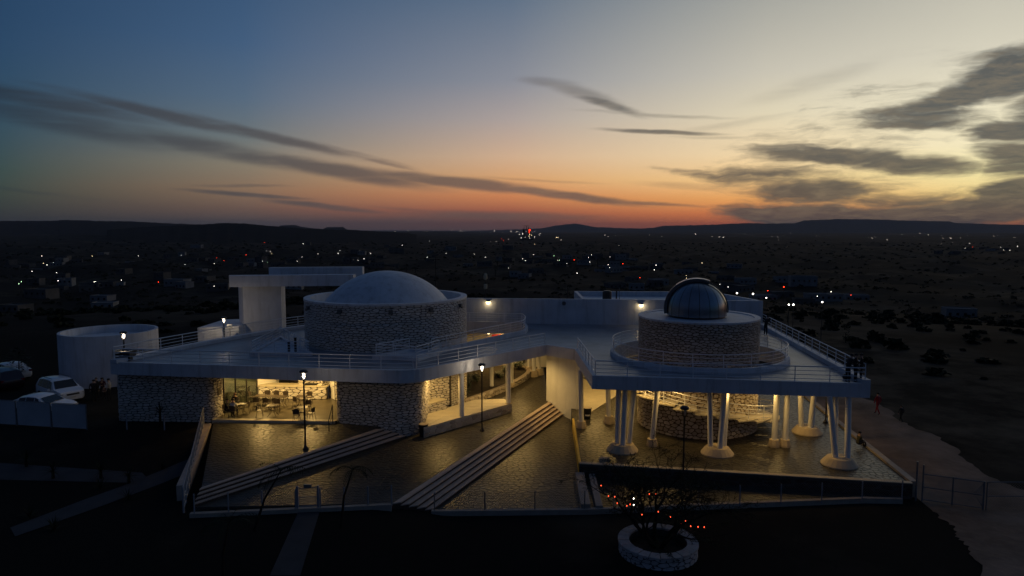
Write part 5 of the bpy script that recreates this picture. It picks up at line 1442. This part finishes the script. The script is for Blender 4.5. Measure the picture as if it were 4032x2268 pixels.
fence('wire fence with white posts below observatory terrace wall', [r1 + Vector((1.5, .12, 0)), r2], 1.0, 7, 'wire', 'post_white', (), .032)
g1_, g2_, g3_ = terrZ(3630, 1975), terrZ(3870, 2010), terrZ(4200, 2010)
gq = thing('road_gate', 'galvanised wire gate across the dirt road', 'gate', fz(g1_))
for k, p in enumerate((g1_, g1_.lerp(g2_, .5), g2_)):
    p = fz(p); MB().tube([p - Vector((0, 0, .1)), p + Vector((0, 0, 2.0 if k == 0 else 1.55))], .04, 7).build('gate_post', 'galv', gq)
for hz_ in (1.5, .8, .12):
    MB().tube([fz(g1_) + Vector((0, 0, hz_)), fz(g2_) + Vector((0, 0, hz_))], .025, 6).build('gate_rail', 'galv', gq)
m = MB(); a_, b_ = fz(g1_), fz(g2_)
for i in range(40):
    t0_ = i / 40; m.tube([a_.lerp(b_, t0_) + Vector((0, 0, .12)), a_.lerp(b_, min(1, t0_ + .35)) + Vector((0, 0, 1.5))], .004, 3, caps=False); m.tube([a_.lerp(b_, t0_) + Vector((0, 0, 1.5)), a_.lerp(b_, min(1, t0_ + .35)) + Vector((0, 0, .12))], .004, 3, caps=False)
m.build('wire_mesh', 'galv', gq, kind='stuff')
pp = fz(g1_) + Vector((-.28, .1, 0)); tag(MB().tube([pp - Vector((0, 0, .1)), pp + Vector((0, 0, 2.15))], .05, 8).build('gate_pillar', 'galv'), 'tall dark post beside road gate and kerb corner', 'post')
fence('wire fence continuing from road gate to picture edge', [fz(g2_) + Vector((.15, 0, 0)), fz(g3_)], 1.5, 2, 'wire', 'galv', (1., .5), .035)

# ------------------------------------------------------------------ posts and poles behind
def pole(label, u, v0, v1, Y, kind):
    b = Q(u, v0, Y); zb = terr(b.x, Y); tp = Q(u, v1, Y).z
    t = thing('utility_pole', label, 'pole', (b.x, Y, zb))
    MB().tube([(b.x, Y, zb - .3), (b.x, Y, tp)], [.11, .07], 7).build('shaft', 'wood_post', t)
    if kind == 'arm': MB().box((b.x, Y - .1, tp - .45), (1.5, .1, .12)).build('crossarm', 'wood_post', t)
    if kind == 'head':
        MB().lathe([(.05, tp - .1), (.22, tp + .1), (.2, tp + .5), (.05, tp + .7)], (b.x, Y), 10).build('sensor_head', 'footing', t)
        MB().lathe([(.05, tp - 1.1), (.2, tp - 1.0), (.2, tp - .6), (.05, tp - .5)], (b.x, Y), 10).build('sensor', 'footing', t)
pole('tall bare pole behind planetarium dome', 1716, 1130, 1012, 120, 'arm')
pole('instrument pole with pale sensor heads behind back wall', 1912, 1180, 1100, 75, 'head')
pole('short dark post behind the back wall', 2236, 1185, 1132, 78, 'none')
pole('thin antenna pole beside black roof tank', 2427, 1180, 1140, 69, 'none')
for i, (u, v0, v1) in enumerate(((1247, 1060, 990), (1316, 1060, 970))):
    pole(['thin pole in town left of portal frame beam', 'thin taller pole in town above portal frame'][i], u, v0, v1, 260, 'arm')

# ------------------------------------------------------------------ town lamps and houses
Z4, Z5, Z6 = (0, 800, 1.84), (1400, 800, 1.84), (2700, 800, 1.934)
lamps = []
def addl(o, col, pts):
    for x, y in pts: lamps.append((o[0] + x / o[2], o[1] + y / o[2], col))
addl(Z4, 'w', [(302,372),(1081,365),(1003,397),(1316,404),(1340,434),(1552,429),(1931,338),(1958,340),(2197,315),(2187,370),(2306,368),(2463,353),(2450,377),(2517,397),(2153,407),(1903,417),(340,437),(387,440),(232,493),(410,510),(420,547),(682,570),(693,570),(880,557),(1551,601)])
addl(Z4, 'y', [(668,383),(1967,375),(314,435)]); addl(Z4, 'g', [(155,575),(137,584),(1937,428)]); addl(Z4, 'r', [(1916,284),(1568,369),(1783,373),(1147,562),(1622,416)])
addl(Z5, 'w', [(110,362),(518,362),(657,362),(863,354),(940,393),(20,415),(62,415),(1210,385),(1230,420),(1290,372),(1465,388),(1708,385),(1688,405),(1697,433),(1530,450),(1843,388),(1831,410),(1917,393),(1840,467),(1108,457),(1605,507),(2177,467),(2165,467),(725,304),(537,304),(340,304),(978,268),(1020,270),(1108,265)])
addl(Z5, 'y', [(2510,450),(2397,507),(1298,287)]); addl(Z5, 'g', [(1438,391),(1478,413)]); addl(Z5, 'r', [(1584,380),(2023,413),(1937,440),(2060,545),(1060,265),(1072,262)])
addl(Z6, 'w', [(260,618),(323,635),(512,703),(614,725),(1003,683),(1107,675),(1040,757),(390,698),(2385,347),(2396,347),(2420,347),(2470,348),(2527,350),(2127,357),(785,775),(820,775)]); addl(Z6, 'y', [(124,470),(5,532)]); addl(Z6, 'r', [(625,660),(745,693),(1258,700),(2185,345)])
BN = {'w': ('bulb_white', 'small white lit lamp in the dark town', 'white lamps in the town'), 'y': ('bulb_warm', 'small yellow lit lamp in the dark town', 'yellow lamps in the town'), 'g': ('bulb_green', 'small greenish lit lamp in the dark town', 'greenish lamps in the town'), 'r': ('bulb_red', 'small red lit lamp in the dark town', 'red lamps in the town')}
LM = {}
ONES = 'zeroth first second third fourth fifth sixth seventh eighth ninth tenth eleventh twelfth thirteenth fourteenth fifteenth sixteenth seventeenth eighteenth nineteenth'.split()
TENS = {2: 'twent', 3: 'thirt', 4: 'fort', 5: 'fift', 6: 'sixt', 7: 'sevent', 8: 'eight', 9: 'ninet'}
def ordinal(n):
    if n > 100: return 'hundred-and-' + ordinal(n - 100)
    if n == 100: return 'hundredth'
    if n < 20: return ONES[n]
    return TENS[n // 10] + ('ieth' if n % 10 == 0 else 'y-' + ONES[n % 10])
seen_n = {}
lamps.sort()
rnd = random.Random(5); lampxy = []
for u, v, c in lamps:
    p = terrZ(u, v, 5.); z = terr(p.x, p.y); d = p.y
    sz = (.20 + d * .00034) * (1.25 if c == 'r' else 1.) * rnd.uniform(.75, 1.15)
    if c not in LM:
        m = MB(); m.tube([(0, 0, -.4), (0, 0, 5)], .08, 5); m.cm = 1; m.lathe([(0, -1), (.8, -.5), (.8, .5), (0, 1)], (0, 0), 6); LM[c] = True
    m = MB(); m.tube([(p.x, p.y, z - .4), (p.x, p.y, z + 5)], .045, 5); m.cm = 1; m.lathe([(0, z + 5 - sz * .5), (sz * .45, z + 5 - sz * .2), (sz * .45, z + 5 + sz * .2), (0, z + 5 + sz * .5)], (p.x, p.y), 6)
    o = m.build('town_lamp', ['wood_post', BN[c][0]]); seen_n[c] = seen_n.get(c, 0) + 1; tag(o, ordinal(seen_n[c]) + ' ' + {'w': 'white', 'y': 'yellow', 'g': 'greenish', 'r': 'red'}[c] + ' lit lamp from the left in the dark town', 'lamp', BN[c][2]); lampxy.append((p.x, p.y))
def house(label, x, y, w, dp, h, rz, m='plain_house', grp='low houses in the dark town'):
    z = terr(x, y); t = MB(); c, s = cos(rz), sin(rz)
    R = lambda a, b: (x + a*c - b*s, y + a*s + b*c)
    t.prism([R(-w/2, -dp/2), R(w/2, -dp/2), R(w/2, dp/2), R(-w/2, dp/2)], z - 1.5, z + h)
    t.ribbon([R(-w/2, -dp/2), R(w/2, -dp/2), R(w/2, dp/2), R(-w/2, dp/2)], .25, z + h, z + h + .45, closed=True)
    t.cm = 1
    for k in range(max(2, int(w / 3))):
        a = -w/2 + (k + .5) * w / max(2, int(w / 3)); t.box((*R(a, -dp/2 - .02), z + h * .5), (1.1, .12, 1.2), rz)
    o = t.build('town_house', [m, 'carglass']); tag(o, label, 'house', grp); return o
for u, v, w, h, m, lb in ((700, 1125, 14, 4, 'pale_house', 'pale long house with uneven roof left of portal frame'), (775, 975, 26, 5, 'pale_house', 'long pale shed on slope above the town'), (1560, 993, 22, 6, 'plain_house', 'long building with row of lit windows behind dome'), (1775, 985, 20, 6, 'pale_house', 'pale building with parapet behind planetarium'),
  (2420, 1050, 10, 4, 'pale_house', 'pale house beside bright white lamp mid town'), (3160, 1120, 16, 5, 'pale_house', 'pale blue-grey two-part house right of steel dome'), (2690, 1080, 14, 3.5, 'pale_house', 'low pale house beside yellow lamp near steel dome'), (245, 1100, 8, 4, 'plain_house', 'small house beside white lamp in left town'),
  (2000, 1005, 18, 5, 'plain_house', 'grey house below cement works in town'), (3240, 1180, 18, 3, 'pale_house', 'long low pale roofed house beyond roof railing'), (640, 1100, 9, 4, 'plain_house', 'small house under red lamp left of frame'), (860, 1140, 12, 3.5, 'plain_house', 'low house beside white lamp near portal frame'), (3370, 1180, 12, 3, 'pale_house', 'lone pale shed on slope right of town'), (3080, 1108, 10, 3, 'pale_house', 'narrow pale roof behind red lamps'), (415, 1212, 10, 2.6, 'pale_house', 'pale flat shed roof above round tank'), (60, 1220, 12, 2.6, 'plain_house', 'low shed on dark slope above dark cars')):
    p = terrZ(u, v, 0); house(lb, p.x, p.y, w, 8, h, rnd.uniform(-.3, .3), m, None) if True else None
spots = []
for i in range(190):
    x0, y0 = rnd.choice([q for q in lampxy if q[1] < 1500]); x = x0 + rnd.gauss(0, 22); y = y0 + rnd.gauss(0, 30) + 8
    if y < 170 or any(abs(x - a) < 5 and abs(y - b_) < 9 for a, b_ in lampxy): continue
    u_ = CX + F * x / y; v_ = 905 + F * (H - terr(x, y)) / y
    if (900 < u_ < 3000 and v_ > 1150) or abs(u_ - CX) > 2000: continue
    spots.append((u_, x, y))
for i, (u_, x, y) in enumerate(sorted(spots)):
    house(ordinal(i + 1) + ' small flat-roofed house from the left in dark town', x, y, rnd.uniform(7, 14), rnd.uniform(6, 10), rnd.uniform(2.6, 4.5), rnd.uniform(-.6, .6), rnd.choice(['plain_house', 'plain_house', 'pale_house']))
# trees near and in the town
def bush_mesh(seed, n=70):
    r_ = random.Random(seed); m = MB()
    for i in range(n):
        a = r_.uniform(0, 6.28); e_ = r_.uniform(0, 1.4); q = r_.uniform(.45, 1); p = Vector((cos(a)*cos(e_)*q, sin(a)*cos(e_)*q, sin(e_)*q*.85)); n_ = Vector((r_.uniform(-1, 1), r_.uniform(-1, 1), r_.uniform(-1, 1))).normalized(); s_ = n_.cross(Vector((0, 0, 1))).normalized() * .22; u_ = n_.cross(s_).normalized() * .26
        m.add([p - s_ - u_, p + s_ - u_ * .6, p + u_, p - s_ + u_ * .4], [(0, 1, 2, 3)])
    return m
bms = [bush_mesh(s) for s in range(4)]
sc = MB(); r_ = random.Random(15)
cnt = 0
while cnt < 7500:
    Y = 62 * (1900 / 62) ** (r_.random() ** .6); X = r_.uniform(-.85, .85) * Y
    if Y < 80 and -42 < X < 30: continue
    if abs(X) < 33 and Y < 76: continue
    if hnoise(X * 1.3 + 40, Y * 1.3) < .05 and r_.random() < .7: continue
    if Y < 120 and r_.random() < .6: continue
    if -20 < X < 34 and 95 < Y < 190 and r_.random() < .9: continue
    z = terr(X, Y); s = r_.uniform(.3, 1.3) * (1 + Y * .0016); b0 = r_.choice(bms); step_ = 1 if Y < 160 else 3
    a = r_.uniform(0, 6.28); c_, s_ = cos(a), sin(a)
    fsel = b0.f[::step_]; hs_ = r_.uniform(.45, 1.0)
    for f in fsel: sc.add([(X + (b0.v[i][0]*c_ - b0.v[i][1]*s_) * s * (1 if step_ == 1 else 1.), Y + (b0.v[i][0]*s_ + b0.v[i][1]*c_) * s, z + b0.v[i][2] * s * hs_) for i in f], [(0, 1, 2, 3)])
    cnt += 1
o = sc.build('scrub', 'leaf_dark'); o['kind'] = 'stuff'; tag(o, 'dark scrub bushes covering the slopes beyond the building', 'scrub')
def tree(label, x, y, h, seed, slim=False, grp='dark trees in the town'):
    r_ = random.Random(seed); z = terr(x, y); t = thing('dark_tree', label, 'tree', (x, y, z), group=grp)
    MB().tube([(x, y, z - .3), (x + .05*h*r_.uniform(-1, 1), y, z + h*.6)], [.035*h, .015*h], 6).build('trunk', 'bark', t)
    m = MB()
    for i in range(170):
        f = r_.random(); rr = (h * .13 * (1 - f) ** .6 if slim else h * .36 * sin(pi * min(1, f * .85 + .12))); a = r_.uniform(0, 6.28); q = sqrt(r_.random())
        leafblade(m, (x + rr*q*cos(a), y + rr*q*sin(a), z + h * ((.1 if slim else .28) + f * (.9 if slim else .72))), (cos(a), sin(a), r_.uniform(-.3, 1)), h * .12, h * .03, .2, 2)
    m.build('crown', 'leaf_dark', t)
for i, (u, v, hpx, slim) in enumerate(((2402, 1012, 36, 1), (2450, 1012, 32, 0), (2368, 1008, 26, 0), (1985, 1045, 42, 0), (1960, 1050, 35, 0), (2352, 1065, 34, 1), (1600, 1075, 34, 0), (1950, 1075, 40, 0), (3330, 1350, 60, 0), (3040, 1265, 40, 0), (3100, 1270, 40, 0), (75, 1500, 120, 0), (1635, 1075, 30, 0), (2050, 1080, 30, 0))):
    p = terrZ(u, v); tree(['slim cypress below the horizon in town', 'round dark tree beside the slim cypress', 'small tree left of the slim cypress', 'dark tree mass centre town nearer', 'dark tree left of centre town mass', 'slim dark tree beside pale town house', 'dark tree behind planetarium dome top', 'dark tree at edge of brown field', 'dark tree on slope beside roof corner people', 'dark tree beyond roof railing near upper wall', 'dark tree just right of railing on slope', 'dark tree standing among parked cars', 'second dark tree behind planetarium dome', 'dark tree centre at field edge'][i], p.x, p.y, hpx / F * p.y * 1.1, 300 + i, bool(slim), None)

# ------------------------------------------------------------------ hills and mountains
def ridge(name, pts, Y, depth, base, m, seed, slope=.25):
    r_ = random.Random(seed); mb = MB(); vs = []; dense = []
    for (u0, v0), (u1, v1) in zip(pts, pts[1:]):
        k = max(2, int(abs(u1 - u0) / 14))
        dense += [(u0 + (u1-u0)*i/k, v0 + (v1-v0)*i/k) for i in range(k)]
    dense.append(pts[-1]); n = 0
    for u, v in dense:
        p = Q(u, v + r_.uniform(-.8, .8), Y); zt = p.z; xr = p.x / Y
        rows = [(-depth, 0), (-depth * .6, .28 + r_.uniform(-.05, .05)), (-depth * .3, .62 + r_.uniform(-.06, .06)), (-depth * .06, .95), (0, 1), (depth * .4, .9), (depth * 1.2, 0)]
        for dy, f in rows: vs.append((xr * (Y + dy), Y + dy, base + (zt - base) * f))
        n = len(rows)
    fs = [(i*n+k, (i+1)*n+k, (i+1)*n+k+1, i*n+k+1) for i in range(len(dense)-1) for k in range(n-1)]
    mb.add(vs, fs); o = mb.build(name, m, smooth=True); return struct(o)
mat('hill', (.014, .014, .014), 1., .35, .01, spec=.02)
mat('far_hill', (.02, .02, .022), 1., .25, .002, spec=.02)
ridge('hill', [(-900, 872), (-300, 868), (0, 870), (228, 869), (236, 866), (345, 867), (362, 870), (500, 871), (640, 878), (800, 884), (885, 890), (1000, 900), (1100, 912)], 4200, 1300, -25, 'hill', 1)
ridge('hill', [(420, 905), (560, 893), (640, 890), (760, 886), (885, 878), (960, 880), (1060, 889), (1200, 900), (1400, 907), (1560, 914), (1640, 922)], 2500, 800, -25, 'hill', 2)
ridge('hill', [(1080, 900), (1105, 889), (1140, 886), (1162, 886), (1185, 893), (1270, 902), (1288, 894), (1350, 893), (1366, 903), (1450, 910), (1600, 913)], 6500, 900, -25, 'hill', 3)
ridge('mountain', [(1700, 915), (1850, 911), (1960, 905), (2060, 903), (2130, 899), (2190, 888), (2225, 884), (2262, 880), (2300, 886), (2340, 894), (2450, 898), (2560, 900), (2700, 903)], 15000, 2500, -25, 'far_hill', 4)
ridge('mountain', [(2380, 905), (2500, 900), (2570, 897), (2610, 890), (2700, 887), (2790, 885), (2950, 878), (3000, 880), (3130, 879), (3165, 868), (3230, 865), (3300, 862), (3430, 864), (3600, 869), (3740, 872), (3765, 878), (3900, 882), (4032, 885), (4400, 890), (5200, 893)], 12000, 2500, -25, 'far_hill', 5)

# ------------------------------------------------------------------ cement works on the plain
Yc = 2500; base = Q(2070, 945, Yc); zb = terr(base.x, Yc)
cw = thing('cement_works', 'lattice towers of cement works with red lights on plain', 'factory', (base.x, Yc, zb))
def bw(u0, u1, v0, v1, m='steel_dark', dy=0, name='storey'):
    a = Q(u0, v1, Yc + dy); b = Q(u1, v0, Yc + dy); MB().box(((a.x+b.x)/2, Yc + dy, (a.z+b.z)/2), (b.x-a.x, 10, b.z-a.z)).build(name, m, cw)
for u in (2058, 2070, 2080, 2089): 
    a = Q(u, 948, Yc); b = Q(u + (2 if u < 2075 else -1), 898, Yc)
    MB().tube([a, b], .9, 4).build('leg', 'hill', cw); MB().tube([a + Vector((0, 8, 0)), b + Vector((0, 8, 0))], .9, 4).build('leg', 'hill', cw)
for v in (902, 911, 920, 929, 938): bw(2057, 2072, v, v + 2.2, 'hill'); bw(2079, 2091, v + 1, v + 3, 'hill')
bw(2060, 2066, 905, 932, 'hill', 3, 'silo'); bw(2081, 2088, 900, 945, 'hill', 3, 'silo'); bw(2048, 2100, 940, 950, 'hill', 8, 'hall')
bw(2060, 2083, 889, 890, 'hill', 0, 'top_beam'); bw(2072, 2074, 889, 905, 'hill', 0, 'mast'); bw(2063, 2064.5, 893, 904, 'hill', 0, 'mast'); bw(2080, 2082, 893, 902, 'hill', 0, 'mast')
def lt(u, v, s, m): 
    p = Q(u, v, Yc - 12); MB().lathe([(0, p.z - s), (s, p.z), (0, p.z + s)], (p.x, p.y), 6).build('light', m, cw)
for u, v, s, m in ((2083, 906, 1.6, 'bulb_red'), (2086, 905, 1.6, 'bulb_red'), (2088, 907, 1.2, 'bulb_red'), (2084, 911, 1.2, 'bulb_red'), (2083, 916, 1.2, 'bulb_red'), (2058, 921, 1., 'bulb_white'), (2086, 923, 1., 'bulb_warm'), (2093, 926, .9, 'bulb_warm'), (2083, 930, .9, 'bulb_warm'), (2053, 937, .8, 'bulb_white'), (2085, 937, .7, 'bulb_white'), (2068, 933, .5, 'bulb_white'), (2083, 954, .7, 'bulb_white'), (2191, 935, .9, 'bulb_warm'), (2197, 935, .8, 'bulb_warm'), (1929, 945, 1.2, 'bulb_white'), (1945, 947, .8, 'bulb_white')): lt(u, v, s, m)
# distant city lights
cl_ = MB(); r_ = random.Random(77)
for i in range(330):
    q = r_.random()
    if q < .4: u, v = r_.uniform(1540, 2150), 905 + abs(r_.gauss(10, 4))
    elif q < .85: u, v = r_.uniform(2100, 4032), 905 + abs(r_.gauss(30, 9))
    else: u, v = r_.uniform(1500, 4000), r_.uniform(930, 975)
    Y = min(11000, 38.6 * F / max(4, v - 905)); p = Q(u, v, Y); s = Y * .00022 * r_.choice([.5, .6, .8, 1.3]); 
    cl_.lathe([(0, p.z - s), (s, p.z), (0, p.z + s)], (p.x, p.y), 4)
o = cl_.build('city_lights', 'far_light'); o['kind'] = 'stuff'; tag(o, 'band of tiny city lights far across the plain', 'lights')

# ------------------------------------------------------------------ haze
hz = MB().box((0, 9000, 65), (50000, 26000, 330))
hm_ = bpy.data.materials.new('haze'); hm_.use_nodes = True; nt = hm_.node_tree
nt.nodes.remove(nt.nodes['Principled BSDF']); pv = nt.nodes.new('ShaderNodeVolumePrincipled'); pv.inputs['Color'].default_value = (.60, .66, .80, 1); pv.inputs['Density'].default_value = 3.9e-5
pv.inputs['Anisotropy'].default_value = .0
nt.links.new(pv.outputs[0], [n for n in nt.nodes if n.type == 'OUTPUT_MATERIAL'][0].inputs['Volume'])
hm_.cycles.homogeneous_volume = True
MATS['haze'] = hm_
ho = hz.build('haze', 'haze'); ho['kind'] = 'stuff'; tag(ho, 'thin bluish evening haze over the plain', 'haze')
